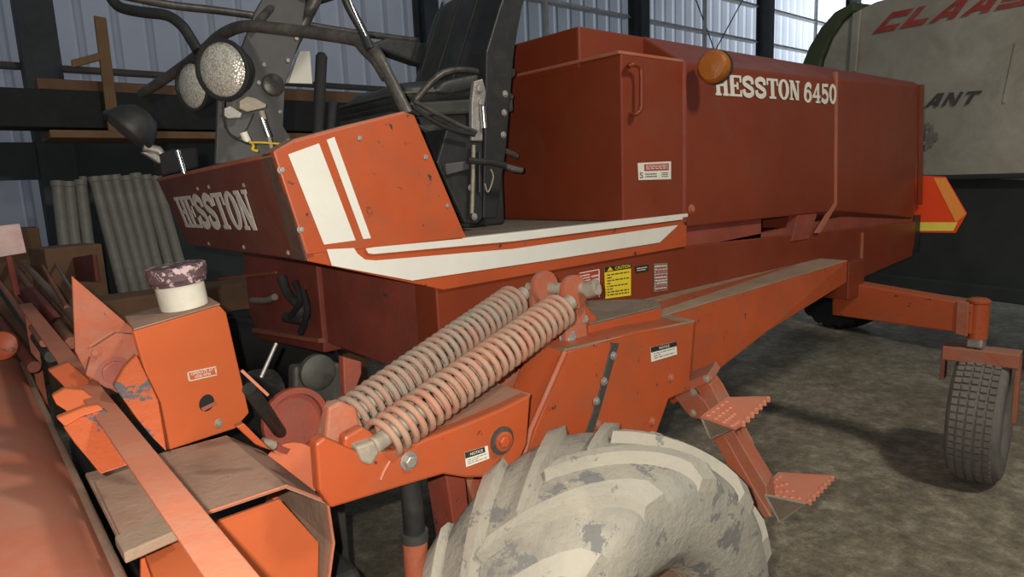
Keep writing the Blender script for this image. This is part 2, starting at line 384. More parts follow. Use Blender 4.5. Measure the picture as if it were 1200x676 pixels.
# diagonal tie rods
for (a, b) in (((10.9, 7.88, 5.9), (12.6, 7.88, 3.6)), ((14.0, 7.88, 5.9), (11.9, 7.88, 3.6))):
    struct(MB().tube([a, b], .012, 6).build('trim_%d' % (k := k + 1), 'darkbeam'))
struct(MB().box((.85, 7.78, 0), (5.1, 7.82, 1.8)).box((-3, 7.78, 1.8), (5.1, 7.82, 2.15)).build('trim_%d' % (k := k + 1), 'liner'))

# ================================================================== STORED MATERIAL ALONG THE WALL
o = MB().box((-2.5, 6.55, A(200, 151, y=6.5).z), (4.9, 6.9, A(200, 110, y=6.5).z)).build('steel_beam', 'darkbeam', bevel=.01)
tag(o, 'long near-black steel beam lying level along the shed wall behind the console', 'beam')
TOPZ = A(200, 110, y=6.5).z; BOTZ = A(200, 151, y=6.5).z
for xs in (-1.8, 2.95, 4.5):
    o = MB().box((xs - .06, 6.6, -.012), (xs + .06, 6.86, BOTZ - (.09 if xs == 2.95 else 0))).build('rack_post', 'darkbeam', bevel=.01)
    tag(o, {-1.8: 'dark rack post under the far left end of the steel beam', 2.95: 'dark rack post under the middle of the steel beam, behind the console plate', 4.5: 'dark rack post under the right end of the steel beam, behind the seat'}[xs], 'post', 'rack posts under the steel beam')
bh = A(60, 92, y=6.58).z
o = MB().box((A(44, 100, y=6.58).x, 6.58, TOPZ + .003), (A(262, 100, y=6.58).x, 6.86, bh)).build('plywood_board', 'ply', bevel=.004)
tag(o, 'long brown board lying on the dark beam, left of the lamps', 'board')
o = MB().box((A(300, 100, y=6.58).x, 6.58, TOPZ + .003), (A(486, 100, y=6.58).x, 6.86, bh + .03)).build('plywood_board', 'ply', bevel=.004)
tag(o, 'brown board on the dark beam, behind the black control levers', 'board')
# upright pine plank with a short cross piece
p0, p1 = A(117, 20, y=6.45), A(135, 163, y=6.45); p1.z = BOTZ - .03
t = thing('wooden_plank', 'upright yellow pine plank with a short cross piece, leaning on the dark beam', 'plank', (p1.x, 6.45, p1.z))
d = p0 - p1
MB().obox(p1, (1, 0, -.1), (0, 1, 0), d, .085, .04, d.length).build('plank', 'wood', t, bevel=.004)
q0, q1 = A(84, 75, y=6.42), A(118, 66, y=6.42)
MB().obox(q0, (0, 0, 1), (0, 1, 0), q1 - q0, .06, .04, (q1 - q0).length).build('cross_piece', 'wood', t, bevel=.004)
for (a, b, y, hgt, lb) in (((56, 164), (262, 158), 6.6, .05, 'thin pine board just under the dark beam, behind the tilted lamp'), ((262, 157), (262, 157), 6.6, .05, '')):
    if not lb: continue
    A0, A1 = A(*a, y=y), A(*b, y=y)
    o = MB().box((A0.x, 6.4, BOTZ - .09), (3.05, 6.98, BOTZ - .03)).build('pine_board', 'wood', bevel=.004)
    tag(o, lb, 'board')
# leaning galvanised pipes
tops = [(67, 212, 75, 285), (80, 213, 88, 285), (94, 211, 103, 285), (110, 207, 134, 300), (122, 206, 147, 300), (134, 205, 159, 300), (147, 206, 170, 300), (158, 203, 182, 300), (170, 205, 193, 290), (182, 206, 203, 280), (97, 207, 107, 290)]
names = ['leftmost of the row of grey pipes leaning on the shed wall', 'second from the left of the grey pipes leaning on the shed wall', 'third grey pipe from the left, last of the nearly upright ones',
         'first of the slanting grey pipes, right of the dark gap', 'second of the slanting grey pipes counted from the dark gap', 'third of the slanting grey pipes counted from the dark gap',
         'fourth of the slanting grey pipes counted from the dark gap', 'fifth of the slanting grey pipes counted from the dark gap, tallest top', 'sixth of the slanting grey pipes counted from the dark gap',
         'last slanting grey pipe, half hidden behind the front panel of the windrower', 'thin grey pipe just behind the third upright pipe, edging the dark gap']
for i, (x0, y0, x1, y1) in enumerate(tops):
    yy = 7.0 if i < 10 else 7.15
    a = A(x0, y0, y=yy); b = A(x1, y1, y=yy - .06); d = (b - a); s = (a.z + .012) / -d.z
    base = a + d * s
    rad = .047 if i < 10 else .03
    mb = MB(); L_ = (a - base).length
    mb.lathe(base, a - base, [(0, rad), (L_ * .45, rad), (L_ * .45 + .001, rad * 1.06), (L_ * .45 + .05, rad * 1.06), (L_ * .45 + .051, rad), (L_ - .05, rad), (L_ - .045, rad * 1.12), (L_, rad * 1.12), (L_, rad * .85), (L_ - .08, rad * .82)], 20)
    o = mb.build('galvanised_pipe', 'pipe', smooth=40)
    tag(o, names[i], 'pipe', 'grey pipes leaning on the shed wall')
# low items behind the header
o = MB().obox((A(78, 300, y=5.6).x, 5.6, .0), (1, .25, 0), (-.25, 1, 0), (0, 0, 1), .36, .3, A(75, 288, y=5.6).z).build('cardboard_box', 'ply', bevel=.01)
tag(o, 'brown box standing in front of the three upright grey pipes', 'box')
z0 = A(150, 345, y=4.9).z
o = MB().box((.55, 4.75, .35), (2.6, 5.05, z0)).build('timber_beam', 'ply', bevel=.02)
tag(o, 'squared brown timber lying behind the white cap, in front of the pipes', 'timber')
for xs in (.8, 2.3):
    o = MB().box((xs - .1, 4.72, -.012), (xs + .1, 5.08, .35)).build('wooden_block', 'wood', bevel=.01)
    tag(o, 'wooden block under the left end of the squared timber' if xs < 1 else 'wooden block under the right end of the squared timber', 'block', 'blocks under the squared timber')
o = MB().box((-.1, 7.0, -.012), (.56, 7.35, A(20, 268, y=7.0).z)).build('storage_crate', 'ply', bevel=.01)
tag(o, 'low brown crate against the wall at the left edge of the picture', 'crate')

# ================================================================== BALER
ball = ray(200, 228); bd = Vector((ball.x, ball.y, 0)).normalized()
bn = Vector((-bd.y, bd.x, 0));
if bn.dot(EYE - Vector((6, 1.7, 0))) < 0: bn = -bn
BP = Vector((5.95, 1.7, 1.4))
def B(px, py, off=0): return PL(px, py, BP + bn * off, bn)
t = thing('round_baler', 'dusty grey round baler with red and black lettering, behind the red windrower', 'baler', (7.0, 1.6, 0))
side = [(962, 210), (960, 95), (965, 70), (975, 45), (988, 26), (1003, 13), (1025, 2), (1060, -8), (1120, -22), (1210, -48), (1330, -85), (1330, 222), (1200, 211), (1083, 207)]
MB().prism([B(*p) for p in side], -bn * 1.4).build('side_panel', 'baler', t, bevel=.02)
MB().prism([B(*p, off=.012) for p in [(1001, 16), (1010, 12), (1004, 84), (996, 84)]], bn * .02).build('panel_rib', 'baler', t, bevel=.004)
lab(MB().prism([B(*p, off=.02) for p in [(938, 80), (948, 55), (962, 32), (978, 14), (1000, 2), (1000, 12), (985, 26), (972, 46), (962, 68), (958, 90), (952, 110), (936, 100)]], -bn * 1.3).build('rear_guard', 'baler_green', t, bevel=.01), 'curved olive green guard')
lettering('CLAAS', [B(1020, 40, .01), B(1206, 4, .01), B(1226, -22, .01), B(1043, 15, .01)], SAN, t, 'logo_red', gap=.16)
lettering('VARIANT', [B(1010, 131, .01), B(1144, 121.5, .01), B(1154, 106, .01), B(1018, 114, .01)], SAN, t, 'logo_black', gap=.2)
lettering('ANI', [B(1083, 176, .01), B(1099, 174, .01), B(1100, 142, .01), B(1085, 144, .01)], {'A': SAN['S'], 'N': [R(0, .1, 1, .9)], 'I': [R(0, .3, 1, .6)]}, t, 'zinc', name='decal')
# dust streak panel seams
MB().prism([B(*p, off=.004) for p in [(1190, 50), (1193, 50), (1178, 120), (1175, 120)]], bn * .006).build('panel_seam', 'baler', t)
zb = B(1083, 207).z
def baselow(off0, z0, z1, l0, l1, thick, nm, m):
    P = BP + bn * off0
    a = P + bd * l0; b = P + bd * l1
    return MB().prism([(a.x, a.y, z0), (b.x, b.y, z0), (b.x, b.y, z1), (a.x, a.y, z1)], -bn * thick).build(nm, m, t, bevel=.01)
baselow(-.06, .55, zb + .02, -2.2, 1.1, 1.2, 'lower_body', 'baler_dark')
baselow(.0, .55, .66, -2.2, 1.0, .1, 'chassis_rail', 'baler_dark')
baselow(.01, zb - .03, zb + .01, -2.2, 1.0, .05, 'panel_lip', 'baler_dark')
def tyre(c, axis, R_, W, lugs, nm, m, parent, lugh=.03, rnd=.35, smooth_ribs=False):
    axis = Vector(axis).normalized(); mb = MB()
    prof = []
    h = W / 2; n = 20
    prof += [(-h * .55, R_ * .44), (-h * .8, R_ * .5), (-h * .98, R_ * .62)]
    for i in range(n + 1):
        a = PI * i / n; prof.append((-h * math.cos(a) * 1.0 if abs(math.cos(a)) < 1 else -h * math.cos(a), R_ * (1 - rnd * .55) + R_ * rnd * .55 * math.sin(a) ** .45))
    prof += [(h * .98, R_ * .62), (h * .8, R_ * .5), (h * .55, R_ * .44)]
    mb.lathe(c, axis, prof, 96, close=False)
    u, w = mb.frame(axis); c = Vector(c)
    if lugs:
        mb.mi = 1
        # ag lugs: swept chevrons, alternating sides, wrapping on to the shoulder
        def surf(a, s, extra):
            s_ = max(-1, min(1, s)); r = R_ * (1 - rnd * .55) + R_ * rnd * .55 * math.sin(math.acos(-s_)) ** .45
            return c + axis * (h * s_ * 1.01) + (u * math.cos(a) + w * math.sin(a)) * (r + extra)
        for kx in range(lugs):
            for sd in (-1, 1):
                a0 = 2 * PI * (kx + (.5 if sd > 0 else 0)) / lugs
                vs = []; m_ = 9
                for i in range(m_ + 1):
                    f = i / m_; s = sd * (-.06 + 1.03 * f); a = a0 - .62 * (1 - f) ** 1.25 * 1.0
                    wd = (.055 + .035 * f) * .5 * 2 * (R_ and .5 / R_)
                    hh = lugh * (1 if f < .9 else .8)
                    vs += [surf(a - wd, s, -.012), surf(a - wd * .72, s, hh), surf(a + wd * .72, s, hh), surf(a + wd, s, -.012)]
                fs = []
                for i in range(m_):
                    for j in range(3): fs.append((i * 4 + j, i * 4 + j + 1, (i + 1) * 4 + j + 1, (i + 1) * 4 + j))
                fs += [(0, 1, 2, 3), tuple(m_ * 4 + j for j in (3, 2, 1, 0))]
                mb.add(vs, fs)
    if smooth_ribs:
        for s in (-.62, -.3, .05, .38, .68):
            r = R_ * (1 - rnd * .55) + R_ * rnd * .55 * math.sin(math.acos(-s)) ** .45
            for q in range(56):
                a = 2 * PI * q / 56
                p = c + axis * (h * s) + (u * math.cos(a) + w * math.sin(a)) * (r - .006)
                tg = -u * math.sin(a) + w * math.cos(a)
                mb.obox(p, tg, axis, (u * math.cos(a) + w * math.sin(a)), R_ * .085, W * .115, .016)
    o = mb.build(nm, m, parent, smooth=38, mats=[m, 'lug' if m == 'tyre' else m] if lugs else None)
    return o
def wheel(c, axis, R_, W, parent, rimm, tm, lugs=0, ribs=False, lugh=.03, rnd=.35):
    e = MB(); ax = Vector(axis).normalized()
    rim = e.lathe(c, ax, [(-W * .36, R_ * .5), (-W * .38, R_ * .56), (-W * .3, R_ * .52), (-W * .1, R_ * .46), (-W * .05, R_ * .2), (-W * .2, R_ * .12), (-W * .2, 0.001), (W * .2, .001), (W * .2, R_ * .12), (W * .05, R_ * .2), (W * .1, R_ * .46), (W * .3, R_ * .52), (W * .38, R_ * .56), (W * .36, R_ * .5)], 40, close=False).build('wheel_rim', rimm, parent, smooth=40)
    return tyre(c, ax, R_, W, lugs, 'tyre', tm, rim, lugh, rnd, ribs)
bw = BP + bn * .28 - bd * 1.02
bw = Vector((A(1204, 560, z=0).x + .25, A(1204, 560, z=0).y, 0))
wheel((6.0, .62, .52), bn, .52, .42, t, 'baler_dark', 'tyre2', ribs=True)
wheel((6.75, 2.85, .45), bn, .45, .38, t, 'baler_dark', 'rubber', lugs=20, lugh=.02)

# ================================================================== WINDROWER
W = thing('windrower', 'big red self-propelled windrower with white stripes, black seat and dusty front tyre', 'windrower', (2.4, 2.0, 0))
YS = 1.6       # plane of the near side
YF = 2.85      # far side
ZD = 1.43      # deck
# --- deck and skirt
MB().box((.70, YS + .021, ZD - .02), (2.27, YF, ZD)).build('deck', 'deckdust', W, bevel=.004)
sk = AY([(360, 291), (541, 269), (800, 250), (1060, 212), (1060, 238), (798, 277), (480, 328), (520, 340), (360, 306)], YS)
zt = ZD + .003
skp = [Vector((.66, YS, 1.425)), Vector((2.30, YS, zt)), Vector((2.30, YS, 1.35)), Vector((1.08, YS, 1.288)), Vector((.67, YS, 1.415))]
skp = [Vector((A(360, 290, y=YS).x, YS, zt + .004)), Vector((2.3, YS, zt)), Vector((2.3, YS, 1.30)), Vector((1.08, YS, 1.288)), A(360, 306, y=YS)]
MB().prism(skp, (0, .02, 0)).build('side_skirt', 'orange', W, bevel=.003)
# small fold lip on deck edge
MB().prism([(A(541, 268, y=YS).x, YS - .006, ZD + .006), (2.3, YS - .006, ZD + .006), (2.3, YS - .006, ZD - .008), (A(541, 268, y=YS).x, YS - .006, ZD - .008)], (0, .03, 0)).build('deck_lip', 'white', W, bevel=.002)
# stripes on the skirt
y_ = YS
def stripe(pts, y=YS, off=.0015, m='white', name='stripe', t=.0012):
    return MB().prism([Vector((p.x, y - off, p.z)) for p in AY(pts, y)], (0, t, 0)).build(name, m, W)
zs0, zs1 = A(430, 290, y=YS).z, A(430, 297.5, y=YS).z
stripe([(427, 291), (436, 289.5), (600, 274), (798, 250.5), (798, 257), (600, 282.5), (436, 297.5), (430, 296.5)], off=.008)
stripe([(382, 292), (414, 290.5), (418, 297), (427, 304), (440, 305), (600, 291.5), (794, 263.5), (772, 284), (640, 305), (482, 328.5), (388, 311)], off=.0045)
# --- front console panel (wedge): front plate and side cheek
Bt, Tp = A(360, 306, y=YS), A(322, 177, y=YS)
Nf = (Tp - Bt).cross(Vector((0, 1, 0))).normalized()
def Fp(px, py, off=0):
    p = PL(px, py, Bt, Nf); n = Nf if Nf.dot(EYE - Bt) > 0 else -Nf
    return p + n * off
nf = Nf if Nf.dot(EYE - Bt) > 0 else -Nf
MB().prism([Fp(183, 209), Fp(322, 177), Fp(360, 306), Fp(220, 287)], -nf * .025).build('front_panel', 'front_shaded', W, bevel=.004)
lettering('HESSTON', [Fp(219, 266, .001), Fp(304.5, 269.5, .001), Fp(289.5, 221.5, .001), Fp(204, 231, .001)], SER, W, 'cream', gap=.02)
for p in [(232, 221), (245, 219), (286, 217), (245, 285.5), (286, 289.5), (338, 296)]: bolt(Fp(*p), nf, .0055, W, 'dirtysteel')
M['grime'] = mat('brown_grime', (.085, .05, .032), .7, dust=.6, dustcol=(.15, .08, .05), spots=.3, spotcol=(.045, .035, .03), bump=.3, scale=10)
MB().prism([Fp(*p, off=.0005) for p in [(307, 181), (321, 178), (334, 220), (359, 305), (343, 303), (340, 285), (331, 262), (326, 235), (318, 215)]], nf * .001).build('grime_strip', 'grime', W)
MB().prism(AY([(320, 177), (345, 165), (400, 150), (474, 131), (486, 135), (543, 270), (548, 278.5), (430, 292), (360, 299)], YS - .002), (0, .022, 0)).build('side_cheek', 'orange', W, bevel=.004)
tp = AY([(322, 176), (345, 163), (400, 148), (474, 130)], YS)
MB().prism([tp[0], tp[1], tp[2], tp[3], tp[3] + Vector((0, 0, -.012)), tp[2] + Vector((0, 0, -.012)), tp[1] + Vector((0, 0, -.012)), tp[0] + Vector((0, 0, -.012))], (0, .07, 0)).build('cheek_flange', 'dusty', W, bevel=.002)
stripe([(337, 181), (373, 168), (416, 281.5), (379, 286.5)], off=.004)
stripe([(382, 164), (391, 160.5), (434, 279), (425, 280)], off=.004)
for p in [(330, 199), (421, 162), (498, 184), (524, 241), (353, 269)]:
    bolt(A(*p, y=YS), (0, -1, 0), .0075, W)
# hood top inside console, dark foot box behind it
MB().box((.80, 2.2, ZD), (1.0, YF - .1, 1.62)).build('foot_box', 'black', W, bevel=.01)
MB().prism([Fp(183, 209), Fp(322, 177), Fp(322, 177) + Vector((.10, 0, -.0)), Fp(183, 209) + Vector((.10, 0, .0))], (0, 0, -.012)).build('front_flange', 'dusty', W, bevel=.002)

# --- frame: cross member and near rail
MB().box((1.08, YS + .02, .985), (1.13, 3.2, 1.30)).build('front_cross_member', 'oldred', W, bevel=.006)
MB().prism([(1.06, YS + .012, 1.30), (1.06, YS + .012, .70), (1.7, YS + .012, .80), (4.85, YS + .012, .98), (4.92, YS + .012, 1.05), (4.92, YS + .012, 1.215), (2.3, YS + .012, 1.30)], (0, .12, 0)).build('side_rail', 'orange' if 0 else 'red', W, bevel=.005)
MB().prism(AY([(548, 336), (700, 312), (880, 276), (1072, 236), (1072, 262), (880, 288), (700, 322), (560, 338)], YS + .03), (0, .03, 0)).build('rail_recess', 'oldred', W)
MB().box((1.4, 2.7, .95), (4.9, 2.85, 1.3)).build('far_rail', 'oldred', W, bevel=.005)
MB().box((4.8, 1.62, .98), (4.92, 2.85, 1.2)).build('rear_cross_member', 'red', W, bevel=.005)
# rail joint line
MB().box((4.05, YS + .004, .985), (4.07, YS + .014, 1.21)).build('rail_joint', 'dusty', W)
# --- engine box
xf = 1.9; XR = 4.9
z_l = 2.03
c0 = A(677, 30, y=1.8)
xs_ = 2.28
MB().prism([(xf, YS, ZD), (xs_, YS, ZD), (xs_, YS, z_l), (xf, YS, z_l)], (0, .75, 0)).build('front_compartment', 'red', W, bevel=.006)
# main body cross section, swept along x
def section(x, y0, zlow, zmid, ztop, y1): return [Vector((x, y0, zlow)), Vector((x, y0, zmid)), Vector((x, 1.8, ztop)), Vector((x, 2.75, ztop)), Vector((x, 2.75, zlow))]
fold_x = A(978, 240, y=YS).x
mb = MB()
ZT = c0.z
s0 = section(xs_, YS, 1.38, z_l, ZT, 0); s1 = section(fold_x, YS, 1.36, z_l + .02, ZT, 0)
s2 = section(XR, YS + .02, 1.24, z_l + .05, ZT - .005, 0)
s2[2].y = 1.66; s2[2].z = A(1083, 97, y=1.62).z + .005; s2[1].z = s2[2].z - .03
s2[3].z = s2[2].z
nS = 5
mb.add(s0 + s1 + s2, [tuple(range(4, -1, -1)), tuple(range(10, 15))] + [(a * 5 + i, a * 5 + (i + 1) % 5, (a + 1) * 5 + (i + 1) % 5, (a + 1) * 5 + i) for a in (0, 1) for i in range(5)])
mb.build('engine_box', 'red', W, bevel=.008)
MB().prism([(xf - .005, 1.8, z_l - .02), (xf - .005, 2.75, z_l - .02), (xf - .005, 2.75, ZT), (xf - .005, 1.8, ZT)], (.5, 0, 0)).build('upper_hood', 'red', W, bevel=.008)
MB().prism([(xf - .012, YS + .0, z_l), (xs_, YS, z_l), (xs_, 2.6, z_l), (xf - .012, 2.6, z_l)], (0, 0, .012)).build('compartment_lid', 'dusty', W, bevel=.003)
MB().prism([(xf - .02, 1.795, ZT), (XR - .01, 1.795, ZT - .002), (XR - .01, 2.76, ZT - .002), (xf - .02, 2.76, ZT)], (0, 0, .01)).build('hood_lid', 'dusty', W, bevel=.003) if 0 else None
# seams
MB().box((xs_ - .012, YS - .004, 1.40), (xs_ + .012, YS + .01, z_l + .005)).build('panel_seam', 'oldred', W, bevel=.002)
MB().prism(AY([(979, 84), (982, 84), (981, 240), (961, 273), (956, 273), (978, 238)], YS - .004), (0, .012, 0)).build('panel_edge', 'dusty', W)
MB().prism(AY([(1078, 99), (1083, 99), (1081, 240), (1076, 240)], YS + .012), (0, .012, 0)).build('rear_edge', 'red', W)
# lower taper of rear part
MB().prism([(3.45, YS, 1.36), (fold_x, YS + .0, 1.36), (4.88, YS + .02, 1.24), (4.88, YS + .12, 1.16), (3.45, YS + .12, 1.28)], (0, .3, 0)).build('belly_panel', 'red', W, bevel=.004)
MB().box((2.3, YS + .03, 1.25), (2.95, YS + .1, 1.42)).build('sub_panel', 'oldred', W, bevel=.004)
# gap brackets between box and rail
MB().prism(AY([(935, 252), (958, 250), (948, 280), (928, 283)], YS + .005), (0, .05, 0)).build('mount_bracket', 'oldred', W, bevel=.003)
# grab handle on the compartment door
hp = AY([(735, 74), (740, 72.5), (747, 73), (751, 78), (751.5, 105), (751, 128), (748, 134)], YS - .05)
hq = [A(735, 73, y=YS)] + hp[1:-1] + [A(748, 135, y=YS)]
MB().tube(smoothpath([A(737, 77, y=YS + .0)] + AY([(739, 76), (746, 76), (751, 82), (751.5, 105), (751, 126), (746, 133)], YS - .035) + [A(738, 134, y=YS + .0)], 5), .0085, 10).build('grab_handle', 'red', W, smooth=50)
bolt(A(810, 245, y=YS), (0, -1, 0), .014, W, 'dusty')
# lettering on the side
lettering('HESSTON', AY([(838, 111.5), (937, 117.8), (936.5, 95), (836, 86)], YS - .001), SER, W, 'cream', gap=.04)
lettering('6450', AY([(941, 120), (980, 122), (980, 99), (941, 97)], YS - .001), SER, W, 'cream', gap=.1)
# white and red label on the door
q = AY([(748, 211), (786, 210), (786, 189), (747, 191)], YS - .001)
d = patch(q, 'cream', W)
patch(sub_q(q, .18, .52, .92, .9), 'label_red', d, 'printed_band', off=.0018)
textlines(sub_q(q, .22, .58, .88, .86), 'cream', d, 3, seed=3, off=.0034)
textlines(sub_q(q, .2, .12, .55, .4), 'logo_black', d, 2, seed=4, off=.002); textlines(sub_q(q, .7, .12, .9, .42), 'logo_black', d, 3, seed=5, off=.002)
bfont('S', sub_q(q, .04, .1, .13, .45), d, 'logo_black')
# decals on the rail
yr = YS + .0105
q = AY([(681, 353), (702, 348), (702, 315), (676, 320)], yr)
d = patch(q, 'label_red', W); textlines(sub_q(q, .1, .55, .55, .92), 'cream', d, 4, seed=8); textlines(sub_q(q, .62, .08, .95, .85), 'cream', d, 6, seed=9); patch(sub_q(q, .96, 0, 1, 1), 'cream', d, 'border', off=.0018); patch(sub_q(q, .1, .97, 1, 1), 'cream', d, 'border', off=.0018)
q = AY([(709, 350), (739, 346), (739, 308), (708, 313)], yr)
d = patch(q, 'yellow', W); qb = sub_q(q, 0, .84, 1, 1.0); patch(qb, 'black', d, 'header_band', off=.0018)
bfont('CAUTION', sub_q(qb, .38, .2, .95, .8), d, 'yellow', off=.0036)
nq = sub_q(qb, .08, .15, .3, .9); MB().prism([p + Vector((0, -.0036, 0)) for p in (nq[0], nq[1], (nq[2] + nq[3]) / 2)], (0, .0006, 0)).build('warning_triangle', 'yellow', d)
textlines(sub_q(q, .08, .06, .92, .78), 'logo_black', d, 8, seed=10, off=.0018)
q = AY([(745, 320), (760, 317.5), (760, 310), (744, 312)], yr); d = patch(q, 'black', W); textlines(sub_q(q, .1, .2, .9, .8), 'cream', d, 2, seed=12)
q = AY([(766, 342), (782, 340), (782, 308), (766, 309)], yr); d = patch(q, 'zinc', W); textlines(sub_q(q, .08, .05, .95, .95), 'cream', d, 9, seed=13); textlines(sub_q(q, .12, .0, .9, .9), 'label_red', d, 7, seed=14, off=.0024)
# --- side beam (tapering box) on which the walk strip lies
zb1 = 1.12
n1, n2 = A(698, 393, z=zb1), A(993, 305, z=zb1 - .005)
f1, f2 = Vector((n1.x - .2, YS + .01, zb1)), Vector((n2.x + .02, YS + .01, zb1 - .005))
MB().prism([Vector((1.0, n1.y, zb1)), n1, n2, f2, f1, Vector((1.0, YS + .01, zb1))], (0, 0, -.006)).build('walk_strip', 'beamdust', W, bevel=.002)
low = [A(755, 500, y=n1.y), A(813, 456, y=n1.y + .01), A(900, 388, y=n2.y - .03), A(992, 331, y=n2.y)]
yb = n1.y
MB().prism([Vector((n1.x - .02, yb + .002, zb1)), n2, A(992, 331, y=n2.y), A(900, 388, y=yb + .03), A(813, 456, y=yb), A(790, 474, y=yb)], (0, .16, 0)).build('side_beam', 'orange', W, bevel=.004)
MB().box((3.55, n2.y, .9), (3.75, 2.8, 1.1)).build('rear_box_end', 'red', W, bevel=.004)
# --- wheel leg
yl = 1.2
leg = AY([(600, 575), (628, 500), (662, 412), (700, 400), (745, 388), (800, 378), (814, 378), (808, 458), (784, 468), (762, 530), (700, 600), (600, 600)], yl)
MB().prism(leg, (0, .14, 0)).build('wheel_leg', 'orange', W, bevel=.006)
MB().prism([Vector((leg[2].x, yl, leg[2].z)), Vector((leg[6].x, yl, leg[6].z)), Vector((leg[6].x + .05, n1.y, zb1 - .002)), Vector((leg[2].x + .02, n1.y, zb1 + .005))], (0, 0, .008)).build('leg_top_plate', 'beamdust', W, bevel=.002)
# welded rib and splice strip
MB().tube(AY([(662, 412), (640, 462), (622, 503), (607, 560)], yl - .002), .008, 8).build('weld_rib', 'dusty', W, smooth=60)
MB().prism(AY([(718, 402), (726, 402), (704, 480), (690, 525), (680, 525), (700, 470)], yl - .004), (0, .01, 0)).build('splice_strip', 'guts', W, bevel=.002)
for p in [(719, 417), (708, 447), (699, 470)]: bolt(A(*p, y=yl - .004), (0, -1, 0), .009, W)
for p in [(786, 443), (764, 494), (700, 498)]: bolt(A(*p, y=yl), (0, -1, 0), .010, W, 'dusty')
q = AY([(763, 424), (793, 415), (792, 400), (762, 407)], yl - .001); d = patch(q, 'cream', W); patch(sub_q(q, 0, .66, 1, 1), 'black', d, 'header_band', off=.0018); bfont('NOTICE', sub_q(q, .3, .74, .7, .92), d, 'cream', off=.0036); textlines(sub_q(q, .1, .12, .9, .58), 'zinc', d, 3, seed=21)
# inboard leg wall between springs and leg
MB().prism(AY([(545, 470), (610, 400), (664, 380), (664, 420), (630, 500), (605, 560), (560, 600), (545, 560)], 1.36), (0, .18, 0)).build('leg_inner_plate', 'dusty', W, bevel=.006)
# front leg going down inside
MB().prism(AY([(522, 555), (545, 552), (560, 700), (545, 700)], 1.3), (0, .1, 0)).build('leg_gusset', 'oldred', W, bevel=.004)
# --- spring bracket
MB().prism(AY([(650, 395), (664, 345), (684, 350), (692, 364), (700, 372), (698, 398), (660, 412)], 1.3), (0, .12, 0)).build('spring_bracket', 'orange', W, bevel=.005)
zz = A(690, 375, y=1.32).z
br = [A(690, 379, z=zz), A(775, 358, z=zz), A(768, 350, z=zz), A(684, 352, z=zz)]
MB().prism(br, (0, 0, -.006)).build('bracket_top', 'deckdust', W, bevel=.002)
brn = [br[0] + Vector((0, 0, -.0065)), br[1] + Vector((0, 0, -.0065)), br[1] + Vector((0, 0, zb1 - zz)), br[0] + Vector((0, 0, zb1 - zz))]
MB().prism(brn, (0, .03, 0)).build('bracket_side', 'orange', W, bevel=.003)
for (px, py, y, rr) in ((638, 337, 1.36, 19), (672, 342, 1.27, 20)):
    c = A(px, py, y=y); rad = rr * y / F * 1.45
    MB().lathe(c, (.1, -1, .1), [(-.012, rad * .97), (-.008, rad), (.008, rad), (.012, rad * .97)], 32).build('spring_lug', 'dusty', W, smooth=40)
    MB().prism([c + Vector((-rad, 0, 0)), c + Vector((rad, 0, 0)), c + Vector((rad * 1.1, 0, -.14)), c + Vector((-rad * .6, 0, -.16))], (0, .02, 0)).build('lug_arm', 'dusty', W, bevel=.003)
pin = [A(618, 338, y=1.42), A(700, 338, y=1.22)]
MB().tube(pin, .017, 14).build('spring_pin', 'dirtysteel', W, smooth=50)
MB().tube([A(688, 340, y=1.25), A(699, 336, y=1.22)], .024, 14).build('pin_head', 'dirtysteel', W, smooth=50)
bolt(A(665, 394, y=1.29), (-.2, -1, .2), .02, W, 'zinc', .02); bolt(A(681, 374, y=1.29), (-.2, -1, .2), .014, W, 'zinc', .02)
# --- springs
def spring(p0, p1, R_, wire, turns, m, lbl):
    p0, p1 = Vector(p0), Vector(p1); ax = (p1 - p0); L_ = ax.length; ax.normalize(); u = ax.orthogonal().normalized(); w = ax.cross(u)
    n = turns * 18; path = []
    for i in range(n + 1):
        f = i / n; a = 2 * PI * turns * f
        path.append(p0 + ax * L_ * f + (u * math.cos(a) + w * math.sin(a)) * R_)
    o = MB().tube(path, wire, 8).build('coil_spring', m, W, smooth=60); lab(o, lbl)
    MB().tube([p0 - ax * .05, p0 + ax * .12], R_ * .45, 14).build('spring_plug', 'dirtysteel', o, smooth=50)
    MB().tube([p1 - ax * .1, p1 + ax * .035], R_ * .5, 14).build('spring_plug', 'dirtysteel', o, smooth=50)
spring(A(448, 515, y=1.17), A(659, 361, y=1.21), .043, .0078, 26, 'spring', 'front coil spring with dusty orange paint')
spring(A(402, 494, y=1.27), A(605, 350, y=1.36), .041, .0076, 27, 'spring2', 'rear coil spring caked in grey dirt')
# --- lift arm (box section) with clevis at its end
ya = 1.15
arm = AY([(370, 520), (380, 512), (420, 530), (462, 528), (500, 514), (545, 497), (590, 478), (622, 462), (618, 520), (600, 560), (545, 560), (520, 556), (469, 571), (420, 586), (388, 596), (374, 575)], ya)
MB().prism(arm, (0, .035, 0)).build('lift_arm', 'orange', W, bevel=.006)
arm2 = AY([(372, 523), (388, 472), (420, 470), (436, 492), (430, 520), (500, 505), (560, 480), (610, 462), (600, 520), (470, 560), (390, 590)], ya + .17)
MB().prism(arm2, (0, .03, 0)).build('lift_arm_inner', 'dusty', W, bevel=.006)
MB().prism(AY([(462, 527), (500, 513), (545, 496), (590, 477), (622, 461), (622, 466), (590, 482), (462, 532)], ya + .005), (0, .18, 0)).build('arm_top_plate', 'dusty', W, bevel=.003)
lug = AY([(378, 560), (385, 478), (400, 470), (418, 478), (424, 505), (418, 540)], ya + .06)
MB().prism(lug, (0, .03, 0)).build('clevis', 'dusty', W, bevel=.006)
